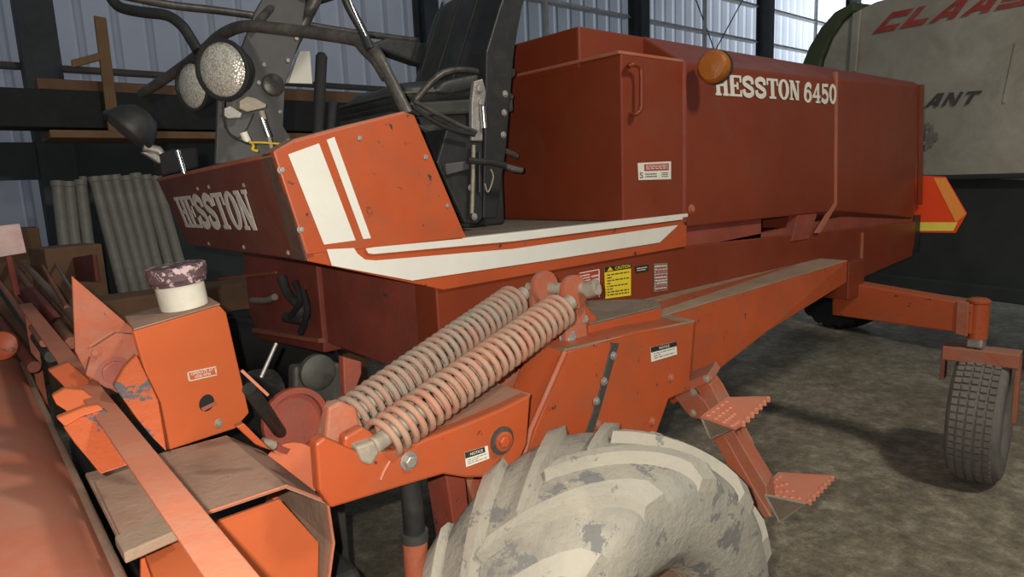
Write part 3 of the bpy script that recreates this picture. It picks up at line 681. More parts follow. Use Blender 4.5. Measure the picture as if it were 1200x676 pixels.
MB().prism(AY([(400, 560), (404, 512), (425, 500), (450, 515), (462, 540), (445, 560)], ya + .02), (0, .03, 0)).build('clevis', 'orange', W, bevel=.006)
MB().prism(AY([(417, 524), (440, 516), (446, 530), (436, 546), (424, 542)], ya - .005), (0, .05, 0)).build('clevis_nut', 'dirtysteel', W, bevel=.006)
bolt(A(479, 540, y=ya), (0, -1, 0), .0145, W, 'zinc', .012)
MB().lathe(A(588, 516, y=ya), (0, -1, 0), [(0, .034), (.004, .034), (.005, .02)], 24).build('pivot_washer', 'guts', W, smooth=40)
MB().lathe(A(588, 516, y=ya), (0, -1, 0), [(0, .024), (.012, .024), (.014, .021)], 24).build('pivot_washer', 'orange', W, smooth=40)
bolt(A(588, 516, y=ya - .012), (0, -1, 0), .015, W, 'orange', .014, washer=False)
q = AY([(546, 547), (573, 537), (571, 522), (544, 530)], ya - .001); d = patch(q, 'cream', W); patch(sub_q(q, 0, .6, .85, 1), 'black', d, 'header_band', off=.0018); bfont('NOTICE', sub_q(q, .2, .7, .75, .9), d, 'cream', off=.0036); textlines(sub_q(q, .08, .1, .9, .5), 'zinc', d, 3, seed=22)
# weld streak
MB().tube(AY([(457, 540), (450, 552), (446, 562)], ya - .002), .003, 6).build('weld_bead', 'bar', W)
# --- lift cylinder
cy0, cy1, cy2 = A(481, 560, y=1.2), A(486, 628, y=1.2), A(492, 720, y=1.2)
cyl = MB().tube([cy0, cy1], .024, 24).build('lift_cylinder', 'black', W, smooth=50)
MB().tube([cy1 + (cy0 - cy1).normalized() * .012, cy1 - (cy0 - cy1).normalized() * .008], .031, 24).build('cylinder_collar', 'guts', cyl, smooth=50)
MB().tube([cy1, cy2 + (cy2 - cy1).normalized() * .35], .0285, 24).build('cylinder_base', 'dusty', cyl, smooth=50)
# --- wheels
fw = tyre((1.06, .975, .5), (0, 1, 0), .48, .40, 14, 'front_tyre', 'tyre', W, lugh=.028, rnd=.42)
MB().lathe((1.06, .975, .5), (0, 1, 0), [(-.10, .0), (-.10, .08), (-.02, .12), (-.04, .20), (-.12, .215), (-.13, .235), (.13, .235), (.13, .18), (.18, .12), (.18, .12)], 40, close=False).build('wheel_rim', 'plate_dust', fw, smooth=40)
# far front wheel
fw2 = tyre((1.06, 3.4, .5), (0, 1, 0), .485, .36, 19, 'front_tyre', 'rubber', W, lugh=.02, rnd=.42)
# rear axle, spindles, caster fork and wheels
def ax(px, py): return A(px, py, x=3.68)
a0, a1 = ax(985, 330), ax(1138, 356)
MB().prism([ax(975, 328), ax(1140, 357), ax(1138, 392), ax(975, 369)], (.12, 0, 0)).build('rear_axle', 'orange', W, bevel=.006)
MB().prism([ax(1122, 352), ax(1136, 354), ax(1134, 394), ax(1120, 391)], (-.01, 0, 0)).build('axle_collar', 'dusty', W, bevel=.003)
sp = A(1146, 374, x=3.74)
MB().lathe((sp.x, sp.y, sp.z - .095), (0, 0, 1), [(0, .045), (.175, .045), (.18, .05), (.19, .05), (.2, .035)], 24).build('spindle_housing', 'orange', W, smooth=40)
MB().box((sp.x - .035, sp.y - .035, sp.z - .14), (sp.x + .035, sp.y + .035, sp.z - .09)).build('spindle', 'zinc', W, bevel=.01)
rwc = Vector((3.86, .95, .33)); rax = Vector((-.12, 1, 0)).normalized(); rfw = Vector((1, .12, 0)).normalized()
rwc = Vector((3.84, .90, .345))
fr = MB()
zc = A(1140, 412, x=3.75).z
fr.obox((sp.x + .02, sp.y - .02, sp.z - .215), rfw, rax, (0, 0, 1), .12, .31, .07)
fork = fr.build('caster_fork', 'dusty', W, bevel=.005)
MB().obox((sp.x + .05, sp.y + .145, .5), rfw, rax, (0, 0, 1), .07, .02, sp.z - .2 - .5).build('fork_leg', 'dusty', fork, bevel=.003)
MB().obox((sp.x + .05, sp.y - .165, .34), rfw, rax, (0, 0, 1), .07, .02, sp.z - .2 - .34).build('fork_leg', 'dusty', fork, bevel=.003)
wheel((sp.x + .10, sp.y - .02, .325), rax, .325, .22, W, 'orange', 'tyre2', ribs=True, rnd=.3)
wheel((sp.x + .2, 3.1, .345), rax, .345, .24, W, 'orange', 'rubber', ribs=True, rnd=.3)
MB().box((3.68, 2.7, .80), (3.8, 3.15, .92)).build('rear_axle', 'red', W, bevel=.006)
# --- steps
st = MB(); xl = 1.75
rail = AX([(790, 462), (812, 440), (832, 452), (838, 440), (846, 448), (880, 520), (905, 575), (915, 608), (897, 607), (860, 545), (825, 485), (812, 487)], xl)
MB().prism(AX([(786, 460), (806, 452), (826, 470), (868, 545), (903, 606), (895, 608), (880, 600), (850, 540), (822, 492), (808, 488)], xl), (.012, 0, 0)).build('step_rail', 'dusty', W, bevel=.003)
MB().prism(AX([(822, 440), (833, 452), (868, 520), (898, 570), (903, 606), (868, 545), (826, 470), (812, 452)], xl + .006), (.09, .03, 0)).build('step_rail', 'dusty', W, bevel=.003)
MB().prism(AX([(828, 440), (838, 440), (845, 450), (880, 516), (898, 566), (896, 590), (868, 530)], xl + .1), (.012, 0, 0)).build('step_rail', 'dusty', W, bevel=.003)
def step(pts, z, seed):
    P = AZ(pts, z)
    # turned-down edge strips and the open triangular end
    c = P[3]; d_ = P[4]
    mb = MB().prism(P, (0, 0, -.008))
    a, b = P[2], P[3]
    for i in range(7):
        p = a.lerp(b, (i + .5) / 7); mb.lathe(p + Vector((0, 0, -.012)), (0, 0, 1), [(0, .008), (.014, .008), (.017, .004)], 8)
    for f in range(4):
        for gq in range(5):
            p = (P[0].lerp(P[1], (gq + .5) / 5)).lerp(P[4].lerp(P[3], (gq + .5) / 5), (f + .5) / 4)
            mb.lathe(p, (0, 0, 1), [(0, .008), (.004, .006)], 8)
    o = mb.build('step_tread', 'hood', W)
    return o, P
o1, P1 = step([(822, 487), (852, 465), (902, 464), (868, 497), (862, 501)], .885, 1)
tri = [P1[0], P1[4], P1[4].lerp(P1[0], .45) + Vector((0, 0, -.075))]
def tripipe(pts): return MB().tube([*pts, pts[0]], .0045, 6)
e0 = AX([(822, 489), (862, 501), (833, 514)], 1.69); tripipe(e0).build('step_brace', 'dirtysteel', o1)
MB().prism([e0[0], e0[1], e0[2]], (.006, .0, 0)).build('step_gusset', 'deckdust', o1)
o2, P2 = step([(895, 570), (912, 553), (977, 557), (946, 589), (897, 580)], .57, 2)
e0 = AX([(897, 580), (944, 590), (914, 611)], 1.70); tripipe(e0).build('step_brace', 'dirtysteel', o2)
MB().prism([e0[0], e0[1], e0[2]], (.006, .0, 0)).build('step_gusset', 'deckdust', o2)
MB().prism(AX([(786, 456), (830, 438), (836, 446), (792, 466)], xl - .01), (.14, .06, 0)).build('step_mount', 'dusty', W, bevel=.004)
for p in [(828, 444), (813, 460), (812, 484)]: bolt(A(*p, x=xl - .012), (-1, 0, 0), .009, W, 'dirtysteel')
# --- amber lamp
ac = A(833, 78, y=1.5)
am = MB().lathe(ac + Vector((.03, .0, 0)), (-1, -.25, 0), [(-.03, .045), (0, .062), (.03, .062), (.045, .05), (.05, .02), (.052, 0.001)], 28, close=False).build('warning_lamp', 'amber', W, smooth=40)
MB().lathe(ac + Vector((.03, .0, 0)), (-1, -.25, 0), [(-.012, .066), (.0, .066)], 28).build('lamp_rim', 'black', am, smooth=40)
# --- slow moving vehicle triangle at the rear
xsv = 5.05
def sv(pts, off=0): return [A(a, b, x=xsv - off) for a, b in pts]
sm = MB().prism(sv([(1060, 205), (1108, 207), (1133, 250), (1120, 273), (1048, 272), (1040, 256)]), (.006, 0, 0)).build('rear_warning_sign', 'smv_in', W, bevel=.001)
lab(sm, 'bright orange and yellow triangular rear warning sign')
MB().prism(sv([(1094, 208.5), (1108, 208.5), (1132, 251), (1120, 260.5)], .003), (.002, 0, 0)).build('reflective_band', 'smv_edge', sm)
MB().prism(sv([(1072, 260.5), (1122, 260.5), (1117, 270.5), (1072, 270.5)], .003), (.002, 0, 0)).build('reflective_band', 'smv_yel', sm)
MB().box((4.92, 1.62, 1.0), (5.03, 1.8, 1.25)).build('sign_bracket', 'black', W)

# --- operator station: seat
def cushion(c, ax_, ay_, az_, dx, dy, dz, name, m, parent, puff=.25, tuft=0):
    c = Vector(c); ax_ = Vector(ax_).normalized(); ay_ = Vector(ay_).normalized(); az_ = Vector(az_).normalized()
    nx, ny = 12, 12; vs = []
    for side in (1, -1):
        for j in range(ny + 1):
            for i in range(nx + 1):
                u = -1 + 2 * i / nx; v = -1 + 2 * j / ny
                e = (1 - abs(u) ** 4) * (1 - abs(v) ** 4); h = .45 + .55 * max(e, 0) ** .2
                if side > 0 and tuft: h -= tuft * (math.cos(v * PI * 2.0) * .5 + .5) * max(e, 0)
                sq = 1 - .12 * (abs(u * v)) ** 2
                vs.append(c + ax_ * u * dx / 2 * sq + ay_ * v * dy / 2 * sq + az_ * side * h * dz / 2)
    n = (nx + 1) * (ny + 1); fs = []
    for j in range(ny):
        for i in range(nx):
            a = j * (nx + 1) + i; fs.append((a, a + 1, a + nx + 2, a + nx + 1)); fs.append((n + a, n + a + nx + 1, n + a + nx + 2, n + a + 1))
    rim = [i for i in range(nx + 1)] + [j * (nx + 1) + nx for j in range(1, ny + 1)] + [ny * (nx + 1) + i for i in range(nx - 1, -1, -1)] + [j * (nx + 1) for j in range(ny - 1, 0, -1)]
    for a, b in zip(rim, rim[1:] + rim[:1]): fs.append((a, n + a, n + b, b))
    return MB().add(vs, fs).build(name, m, parent, smooth=70, sub=1)
SE = bpy.data.objects.new('operator_seat', None); COL.objects.link(SE); SE.parent = W
SE.location = Vector((1.45, 2.25, ZD)) - LOC[W]; LOC[SE] = Vector((1.45, 2.25, ZD)); SE['label'] = 'black vinyl operator seat'
sc = Vector((1.47, 2.24, 1.935))
cushion(sc, (1, 0, .1), (0, 1, 0), (-.1, 0, 1), .50, .50, .095, 'seat_cushion', 'vinyl', SE, tuft=.3)
cushion(sc + Vector((.20, .02, .20)), (.42, 0, 1), (0, 1, 0), (-1, 0, .42), .50, .48, .12, 'backrest', 'vinyl', SE, tuft=.3)
MB().prism(AY([(438, 50), (455, 44), (500, 50), (542, 58), (546, 74), (520, 80), (490, 74), (456, 62), (440, 58)], 2.52), (0, .08, 0)).build('armrest', 'vinyl', SE, bevel=.012)
cushion(sc + Vector((.08, -.24, .035)), (1, 0, .22), (0, 1, 0), (0, 0, 1), .40, .05, .05, 'armrest', 'vinyl', SE)
MB().tube(smoothpath([sc + Vector((-.22, -.25, -.07)), sc + Vector((-.08, -.26, .05)), sc + Vector((.1, -.26, .06)), sc + Vector((.24, -.25, -.02))], 6), .012, 10).build('seat_frame', 'tube', SE, smooth=50)
MB().tube([sc + Vector((-.2, -.2, -.12)), sc + Vector((.22, -.2, -.26))], .012, 8).build('suspension_link', 'tube', SE)
MB().tube([sc + Vector((-.1, -.2, -.09)), sc + Vector((.3, -.2, -.24))], .012, 8).build('suspension_link', 'tube', SE)
MB().box((1.2, 2.0, ZD), (1.66, 2.5, 1.72)).build('seat_pedestal', 'black', SE, bevel=.01)
MB().box((1.2, 2.05, 1.72), (1.64, 2.45, 1.86)).build('suspension_box', 'guts', SE, bevel=.02)
MB().prism([sc + Vector(v) for v in ((-.27, -.24, -.06), (.26, -.24, -.01), (.26, -.24, -.07), (-.2, -.24, -.1))], (0, .46, 0)).build('seat_pan', 'guts', SE, bevel=.01)
pip = [sc + Vector((.25 * sx_, .24 * sy_, .025 * sx_ + .0)) for sx_, sy_ in ((-1, -.9), (-.9, -1), (0, -1.02), (.9, -1), (1, -.9), (1, .9), (.9, 1), (0, 1.02), (-.9, 1), (-1, .9), (-1, -.9))]
MB().tube(pip, .007, 8).build('cushion_piping', 'tube', SE, smooth=60)
for ty in (-.13, 0, .13):
    MB().tube([sc + Vector((.05, ty, .05)), sc + Vector((.13, ty, .225)), sc + Vector((.21, ty, .41))], .005, 6).build('backrest_seam', 'rubber', SE)
# tall black carrier behind the seat
MB().prism(AY([(566, 256), (570, 60), (585, 10), (600, -30), (625, -30), (612, 10), (603, 60), (598, 120), (594, 170), (582, 256)], 1.93), (0, .12, 0)).build('seat_backplate', 'black', W, bevel=.006)
MB().prism(AY([(524, 150), (566, 150), (566, 256), (560, 262), (545, 262), (512, 190)], 1.86), (0, .14, 0)).build('control_cabinet', 'black', W, bevel=.006)
for p in [(592, 110), (591, 132), (590, 158), (552, 220), (556, 254)]: bolt(A(*p, y=1.85 if p[0] < 570 else 1.93), (0, -1, 0), .009, W, 'zinc')
MB().prism(AY([(556, 95), (566, 92), (570, 108), (566, 140), (566, 165), (553, 165), (553, 120)], 1.85), (0, .02, 0)).build('control_lever', 'zinc', W, bevel=.004)
MB().tube(AY([(566, 125), (568, 150)], 1.84), .012, 12).build('lever_damper', 'chrome', W, smooth=50)
bolt(A(561, 104, y=1.85), (0, -1, 0), .014, W, 'zinc'); bolt(A(563, 120, y=1.85), (0, -1, 0), .012, W, 'zinc')
MB().tube(AY([(548, 188), (575, 190), (592, 194)], 1.82), .012, 12).build('lever_shaft', 'black', W, smooth=50)
MB().tube(AY([(592, 194), (600, 197), (611, 199)], 1.82), [.010, .013, .012], 12).build('lever_tip', 'chrome', W, smooth=50)
MB().prism(AY([(522, 192), (550, 188), (550, 198), (524, 205)], 1.84), (0, .02, 0)).build('linkage_plate', 'grey', W, bevel=.003)
MB().tube(AY([(555, 170), (554, 215), (553, 250)], 1.84), .007, 8).build('linkage_rod', 'dirtysteel', W, smooth=50)
MB().tube(AY([(562, 178), (562, 225)], 1.85), .006, 8).build('linkage_rod', 'black', W, smooth=50)
MB().tube(smoothpath(AY([(575, 198), (578, 208), (572, 225), (568, 215)], 1.83), 5), .003, 6).build('loose_wire', 'dirtysteel', W)
# hoses at cabinet top
MB().tube(smoothpath(AY([(484, 118), (510, 132), (535, 145), (558, 155)], 1.84), 5), .008, 8).build('hose', 'tube', W, smooth=60)
MB().tube(smoothpath(AY([(482, 124), (508, 142), (530, 152), (556, 158)], 1.82), 5), .007, 8).build('hose', 'rubber', W, smooth=60)
# --- console tower with lamps
yt = 2.1
MB().prism(AY([(253, 192), (256, 115), (272, 85), (290, 40), (299, 15), (330, -40), (365, -40), (352, 45), (334, 100), (332, 148), (343, 165), (340, 185)], yt), (0, .02, 0)).build('console_plate', 'grey', W, bevel=.003)
for p in [(309, 76), (337, 71), (347, 45), (328, 131), (337, 165), (303, 97)]: bolt(A(*p, y=yt), (0, -1, 0), .0075, W, 'zinc', washer=False)
MB().lathe(A(319, 100, y=yt), (0, -1, 0), [(0, .034), (.015, .034), (.02, .028)], 28).build('gauge_cap', 'tube', W, smooth=40)
MB().prism(AY([(352, 60), (363, 60), (366, 98), (334, 97)], 2.5), (0, .01, 0)).build('pale_flag', 'cream', W)
# steering wheel at the top edge
sw = A(372, -6, y=2.2); pth = []
for i in range(41):
    a = 2 * PI * i / 40; pth.append(sw + Vector((.15 * math.cos(a), .15 * math.sin(a), .05 * math.cos(a))))
st_ = MB().tube(pth, .015, 10, cap=False).build('steering_wheel', 'rubber', W, smooth=60)
MB().tube([sw + Vector((-.15, 0, -.05)), sw + Vector((.15, 0, .05))], .01, 8).tube([sw, sw + Vector((-.02, .14, -.01))], .01, 8).build('wheel_spoke', 'tube', st_, smooth=60)
MB().tube([sw, A(338, 60, y=2.16)], .022, 12).build('steering_column', 'tube', st_, smooth=60)
# levers
for (a, b, r) in (((377, 62), (372, 165), .020), ((390, 118), (386, 168), .016)):
    p, q_ = A(*a, y=2.25), A(*b, y=2.25)
    MB().tube([p, p.lerp(q_, .04), p.lerp(q_, .5), q_, q_ + Vector((0, 0, -.15))], [r * .6, r, r, r * .9, r * .5], 14).build('control_lever', 'rubber', W, smooth=60)
# --- tubes of the front rail
def railtube(pts, ys, r, m='tube', nm='handrail', n=7):
    P = [A(a, b, y=y) for (a, b), y in zip(pts, ys)]
    return MB().tube(smoothpath(P, n), r, 14).build(nm, m, W, smooth=60)
railtube([(166, 110), (200, 88), (235, 62), (258, 42), (285, 31), (320, 33), (375, 40), (420, 48), (440, 62), (458, 95), (478, 134)], [2.75, 2.6, 2.4, 2.2, 2.08, 2.0, 1.88, 1.77, 1.7, 1.66, 1.62], .0175)
railtube([(398, -25), (408, 5), (424, 35), (434, 58)], [1.72, 1.72, 1.72, 1.7], .013, 'black')
railtube([(402, -25), (412, 5), (429, 42)], [1.70, 1.70, 1.70], .0035, 'chrome', 'rail_strip')
railtube([(128, -6), (140, 8), (165, 14), (195, 18), (213, 30), (224, 46), (232, 60)], [2.5, 2.48, 2.42, 2.36, 2.32, 2.3, 2.28], .017, 'black')
railtube([(140, -6), (200, 6), (260, 13), (320, 22), (400, 36), (490, 48)], [2.6] * 6, .014, 'tube')
railtube([(330, -4), (315, 12), (303, 25)], [2.15, 2.1, 2.05], .012, 'tube')
railtube([(418, 48), (428, 60), (440, 72), (452, 92)], [1.78, 1.74, 1.7, 1.67], .014, 'tube', 'rail_gusset')
# --- lamps
def lamp(px, py, y, rad, axis, lbl, on=True):
    c = A(px, py, y=y); axn = Vector(axis).normalized()
    h = MB().lathe(c, axn, [(-rad * 1.0, rad * .25), (-rad * .9, rad * .55), (-rad * .55, rad * .85), (-rad * .1, rad * 1.02), (rad * .05, rad * 1.1), (rad * .16, rad * 1.1), (rad * .18, rad * .98), (rad * .08, rad * .94)], 40, close=False).build('headlight', 'black', W, smooth=40)
    lab(h, lbl)
    MB().lathe(c, axn, [(rad * .08, rad * .96), (rad * .2, rad * .8), (rad * .3, rad * .4), (rad * .32, .0005)], 40, close=False).build('lens', 'lens' if on else 'vinyl', h, smooth=60)
    MB().lathe(c, axn, [(rad * .1, rad * .94), (rad * .2, rad * .97), (rad * .2, rad * 1.06), (rad * .1, rad * 1.1)], 40, close=False).build('lamp_rim', 'black', h, smooth=40)
    return c, axn, h
lamp(228, 101, 2.30, .072, (-.93, -.36, -.05), 'rear of the two round glass headlights, left of the nearer one')
lamp(263, 82, 2.0, .078, (-.80, -.60, -.08), 'nearer, larger round glass headlight')
c3, a3, h3 = lamp(152, 152, 2.45, .078, (-.75, .05, -.75), 'black round lamp tipped down, above the front panel', on=False)
MB().obox(A(172, 178, y=2.42), (1, 0, 0), (0, 1, 0), (.2, 0, -.15), .04, .03, .09).build('lamp_bracket', 'zinc', h3, bevel=.006)
MB().tube(AY([(168, 172), (186, 176), (190, 182)], 2.42), .014, 10).build('lamp_bracket', 'zinc', h3, smooth=60)
# brackets below lamps
def bar(pts, y, t_, nm, m, bev=.003): return MB().prism(AY(pts, y), (0, t_, 0)).build(nm, m, W, bevel=bev)
bar([(281, 118), (290, 113), (300, 115), (312, 122), (312, 126), (290, 131), (281, 127)], 1.96, .04, 'lamp_clamp', 'dirtysteel', .002)
bar([(261, 128), (270, 124), (284, 133), (282, 138), (268, 139), (260, 134)], 1.96, .03, 'lamp_clamp', 'zinc', .002)
bar([(262, 136), (298, 132), (290, 150), (280, 162), (268, 156), (263, 148)], 1.99, .01, 'lamp_bracket', 'grey')
MB().tube(AY([(306, 130), (309, 140)], 1.95), .009, 10).build('lamp_stem', 'dirtysteel', W, smooth=60)
MB().tube(AY([(307, 138), (315, 160)], 1.95), .009, 12).build('turn_signal_stem', 'chrome', W, smooth=60)
MB().tube(AY([(315, 160), (319, 178)], 1.95), .006, 10).build('lamp_stem', 'dirtysteel', W, smooth=60)
MB().tube(AY([(285, 155), (290, 166)], 1.94), .011, 12).build('wire_connector', 'cream', W, smooth=60)
MB().tube(smoothpath(AY([(262, 118), (262, 140), (270, 158), (285, 166), (292, 168), (300, 168)], 1.93), 6), .003, 6).build('wire', 'rubber', W)
MB().tube(smoothpath(AY([(291, 165), (297, 170), (296, 175), (302, 177)], 1.93), 6), .004, 6).build('wire', 'wire_y', W)
MB().tube(smoothpath(AY([(292, 167), (305, 167), (320, 168), (338, 170)], 1.92), 6), .003, 6).build('wire', 'wire_y', W)
MB().tube(AY([(208, 176), (216, 203)], 2.35), .008, 10).build('threaded_rod', 'chrome', W, smooth=60)
MB().prism(AY([(186, 180), (206, 174), (232, 172), (234, 196), (190, 206)], 2.4), (0, .1, 0)).build('battery_box', 'rubber', W, bevel=.01)

# --- under-deck parts behind the header (valve box and guts)
VB = MB().prism([(1.06, 2.45, .95), (1.06, 3.3, .88), (1.06, 3.3, 1.35), (1.06, 2.45, 1.33)], (.2, 0, 0)).build('valve_box', 'oldred', W, bevel=.006)
MB().prism(AX([(250, 326), (322, 318), (322, 321), (250, 329)], 1.05), (.01, 0, 0)).build('box_lip', 'dusty', VB)
MB().prism(AX([(246, 382), (290, 388), (374, 402), (372, 397), (290, 384), (246, 378)], 1.04), (.03, 0, 0)).build('box_lip', 'dusty', VB)
MB().tube(smoothpath(AX([(330, 325), (338, 345), (352, 360), (350, 372)], 1.02), 5), .02, 10).build('hydraulic_hose', 'guts', W, smooth=60)
MB().tube(smoothpath(AX([(296, 352), (312, 352), (322, 348)], 1.03), 5), .015, 10).build('hydraulic_fitting', 'dirtysteel', W, smooth=60)
for i, (a, b, c_) in enumerate((((355, 340), (360, 365), (352, 390)), ((345, 330), (352, 352), (340, 372)))):
    MB().tube(smoothpath(AX([a, b, c_], 1.0), 5), .013, 8).build('hydraulic_hose', 'rubber', W, smooth=60)
MB().tube(AX([(335, 372), (358, 376)], 1.02), .02, 12).build('hydraulic_fitting', 'guts', W, smooth=60)

# ================================================================== HEADER
H = thing('windrower_header', 'faded orange cutting header across the front of the windrower, seen from its left end', 'header', (.3, 2.2, 0))
# crop hood, curved sheet along y
e = A(160, 676, z=1.0)
prof = [(-.75, .78), (-.45, .97), (-.25, 1.03), (-.05, 1.03), (.05, 1.015), (.11, .985), (.14, .94), (.155, .86), (.157, .70)]
pp = smoothpath([(a, 0, b) for a, b in prof], 4)
mb = MB(); n = len(pp); y0_, y1_ = .55, A(15, 407, z=1.02).y
mb.add([(p.x - .005, y0_, p.z) for p in pp] + [(p.x - .005, y1_, p.z) for p in pp] + [(p.x - .008 * (1 if p.x > 0 else 0), y0_, p.z - .006) for p in pp] + [(p.x - .008, y1_, p.z - .006) for p in pp],
       [(i, i + 1, n + i + 1, n + i) for i in range(n - 1)] + [(2 * n + i, 3 * n + i, 3 * n + i + 1, 2 * n + i + 1) for i in range(n - 1)] + [(i, 2 * n + i, 2 * n + i + 1, i + 1) for i in range(n - 1)] + [(n + i, n + i + 1, 3 * n + i + 1, 3 * n + i) for i in range(n - 1)] + [(0, n, 3 * n, 2 * n), (n - 1, 3 * n - 1, 4 * n - 1, 2 * n - 1)])
mb.build('crop_hood', 'hood', H, smooth=50)
MB().tube([(.135, y0_, .945), (.135, y1_, .945)], .012, 10).build('hood_lip', 'plate_dust', H, smooth=60)
# top angle bar
b0, b1 = A(240, 676, z=1.19), A(306, 676, z=1.19)
bf0, bf1 = A(18, 333, z=1.19), A(34, 342, z=1.19)
yb0 = .60; yb1 = 3.3
xa, xb = b0.x, b1.x
MB().box((xa, yb0, 1.184), (xb, yb1, 1.19)).box((xb - .006, yb0, 1.14), (xb, yb1, 1.184)).build('top_angle_bar', 'bar', H, bevel=.002)
MB().box((xa + .005, yb1 - .2, .7), (xb - .012, yb1 - .16, 1.18)).build('bar_post', 'dusty', H, bevel=.003)
# tunnel shield
zt_ = 1.02
P = lambda a, b: A(a, b, z=zt_)
f0 = P(140, 632); f1 = P(338, 571); f1.y = f0.y = (f0.y + f1.y) / 2
yA = f0.y; yB = A(273, 508, z=zt_).y
x0_, x1_ = f0.x, f1.x
v2, v3, v4 = A(384, 588, y=yA), A(391, 636, y=yA), A(380, 720, y=yA)
x2_ = v2.x; z2_ = v2.z
prf = [(x0_, zt_), (x1_, zt_), (x2_, z2_), (v3.x, v3.z), (v4.x, v4.z)]
mb = MB()
for (a, b) in zip(prf, prf[1:]):
    mb.prism([(a[0], yA, a[1]), (b[0], yA, b[1]), (b[0], yB, b[1]), (a[0], yB, a[1])], (-.002, 0, -.005))
ts = mb.build('tunnel_shield', 'plate_dust', H, bevel=.0015)
MB().tube([(a, yA, b) for a, b in prf], .0035, 6).build('shield_edge', 'bar', ts)
MB().prism(AY([(165, 650), (250, 613), (328, 585), (374, 636), (372, 740), (165, 740)], yA + .035), (0, .01, 0)).build('end_plate', 'bright', H, bevel=.002)
MB().prism([(x0_ - .0, yA - .03, zt_ + .002), (x0_ + .10, yA - .03, zt_ + .002), (x0_ + .10, yA + .0, zt_ + .002), (x0_ - .0, yA + .0, zt_ + .002)], (0, 0, -.02)).build('shield_flange', 'zinc', H, bevel=.002)
# upright box with cap on top
Pb = A(243, 508, z=zt_)                        # foot of the upright on the shield
bv1, bv0 = A(262, 357, y=Pb.y), A(290, 489, y=Pb.y)
# plane through the four seen corners: tilt solved from the foot line
c_bl, c_br = A(197, 528, z=zt_), A(290, 489, y=0.0 + A(290, 489, z=zt_ + .0).y)
c_bl = A(197, 528, z=1.02); c_br = A(290, 490, z=1.02)
nb = Vector((c_br.y - c_bl.y, -(c_br.x - c_bl.x), .12)).normalized()
if nb.dot(EYE - c_bl) < 0: nb = -nb
nb.z = -.02; nb.normalize()
Q = lambda a, b, off=0: PL(a, b, c_bl, nb) + nb * off
face = [Q(157, 388), Q(258, 358), Q(265, 366), Q(292, 484), Q(276, 502), Q(197, 528)]
bx = MB().prism(face, -nb * .012)
# side and top returns
back = A(146, 372, z=Q(157, 388).z) - Q(157, 388)
tl, tr = Q(157, 388), Q(258, 358)
bx.prism([tl, tr, tr + back, tl + back], (0, 0, -.006))
bx.prism([Q(265, 366), Q(292, 484), Q(292, 484) + back, Q(265, 366) + back], (-.006, 0, 0))
GB = bx.build('drive_shield', 'bright', H, bevel=.004)
hc = Q(242, 472, .001)
MB().lathe(hc - nb * .014, nb, [(0, .0205), (.0145, .0205)], 28).build('sight_hole', 'rubber', GB, smooth=40)
u_ = (Q(252, 472) - Q(232, 472)).normalized()
MB().prism([Q(235, 478, .0015), Q(252, 470, .0015), Q(254, 473, .0015), Q(237, 482, .0015)], nb * .0012).build('hole_bar', 'dusty', GB)  # dusty orange bar across the lower part of the hole
bolt(Q(256, 496), nb, .0085, GB, 'dirtysteel')
q = [Q(221, 447), Q(254, 439.5), Q(252.5, 429), Q(219, 436)]
for uv in ((0, 0, 1, .1), (0, .9, 1, 1), (0, 0, .04, 1), (.96, .25, 1, .8)): patch(sub_q(q, *uv), 'cream', GB, 'decal_border')
bfont('OPERATE AT\n1000 RPM', sub_q(q, .1, .18, .9, .85), GB, 'cream', off=.0012)
# dusty top of the shield box
MB().prism([tl + Vector((0, 0, .002)), tr + Vector((0, 0, .002)), tr + back * .95 + Vector((0, 0, .002)), tl + back * .95 + Vector((0, 0, .002))], (0, 0, .003)).build('box_top', 'plate_dust', GB)
# cap / cup sitting on the box
cb = (tl + tr) / 2 + back * .3 + Vector((0.0, 0, .006))
up_ = Vector((-.10, 0, 1)).normalized()
cc = A(217, 361, z=cb.z)
CB = Vector((cc.x, cc.y, cb.z))
RC = .054
CUP = thing('breather_cup', 'stained white plastic cup with a chipped purple-grey lid on top of the orange box', 'cup', CB)
mb = MB().lathe(CB, up_, [(0, RC * .86), (.004, RC * .98), (.012, RC), (.080, RC * 1.02), (.084, RC * .9)], 40); mb.build('cup_body', 'cup', CUP, smooth=50)
MB().lathe(CB + up_ * .062, up_, [(0, RC * 1.03), (.002, RC * 1.14), (.012, RC * 1.18), (.014, RC * 1.22), (.042, RC * 1.26), (.046, RC * 1.2), (.047, RC * .9)], 40).build('cup_lid', 'lid', CUP, smooth=40)
# orange disc and black hose right of the box
dc = A(342, 554, y=1.56)
MB().lathe(dc, (-.35, -1, .45), [(-.008, .074), (0, .076), (.008, .074)], 40).build('pulley_cover', 'bright', H, smooth=40)
MB().tube(smoothpath([A(292, 455, y=1.45), A(308, 478, y=1.5), A(328, 506, y=1.6), A(352, 536, y=1.75)], 5), .016, 12).build('drive_hose', 'black', H, smooth=60)
MB().tube([A(322, 522, y=1.54), A(307, 518, y=1.54)], .012, 10).build('hose_fitting', 'dirtysteel', H, smooth=60)
MB().prism(AY([(277, 500), (286, 496), (318, 528), (300, 521)], 1.32), (0, .02, 0)).build('support_strap', 'orange', H, bevel=.002)
MB().tube([A(283, 434, y=1.3), A(314, 463, y=1.3)], .0032, 6).build('thin_rod', 'bar', H)
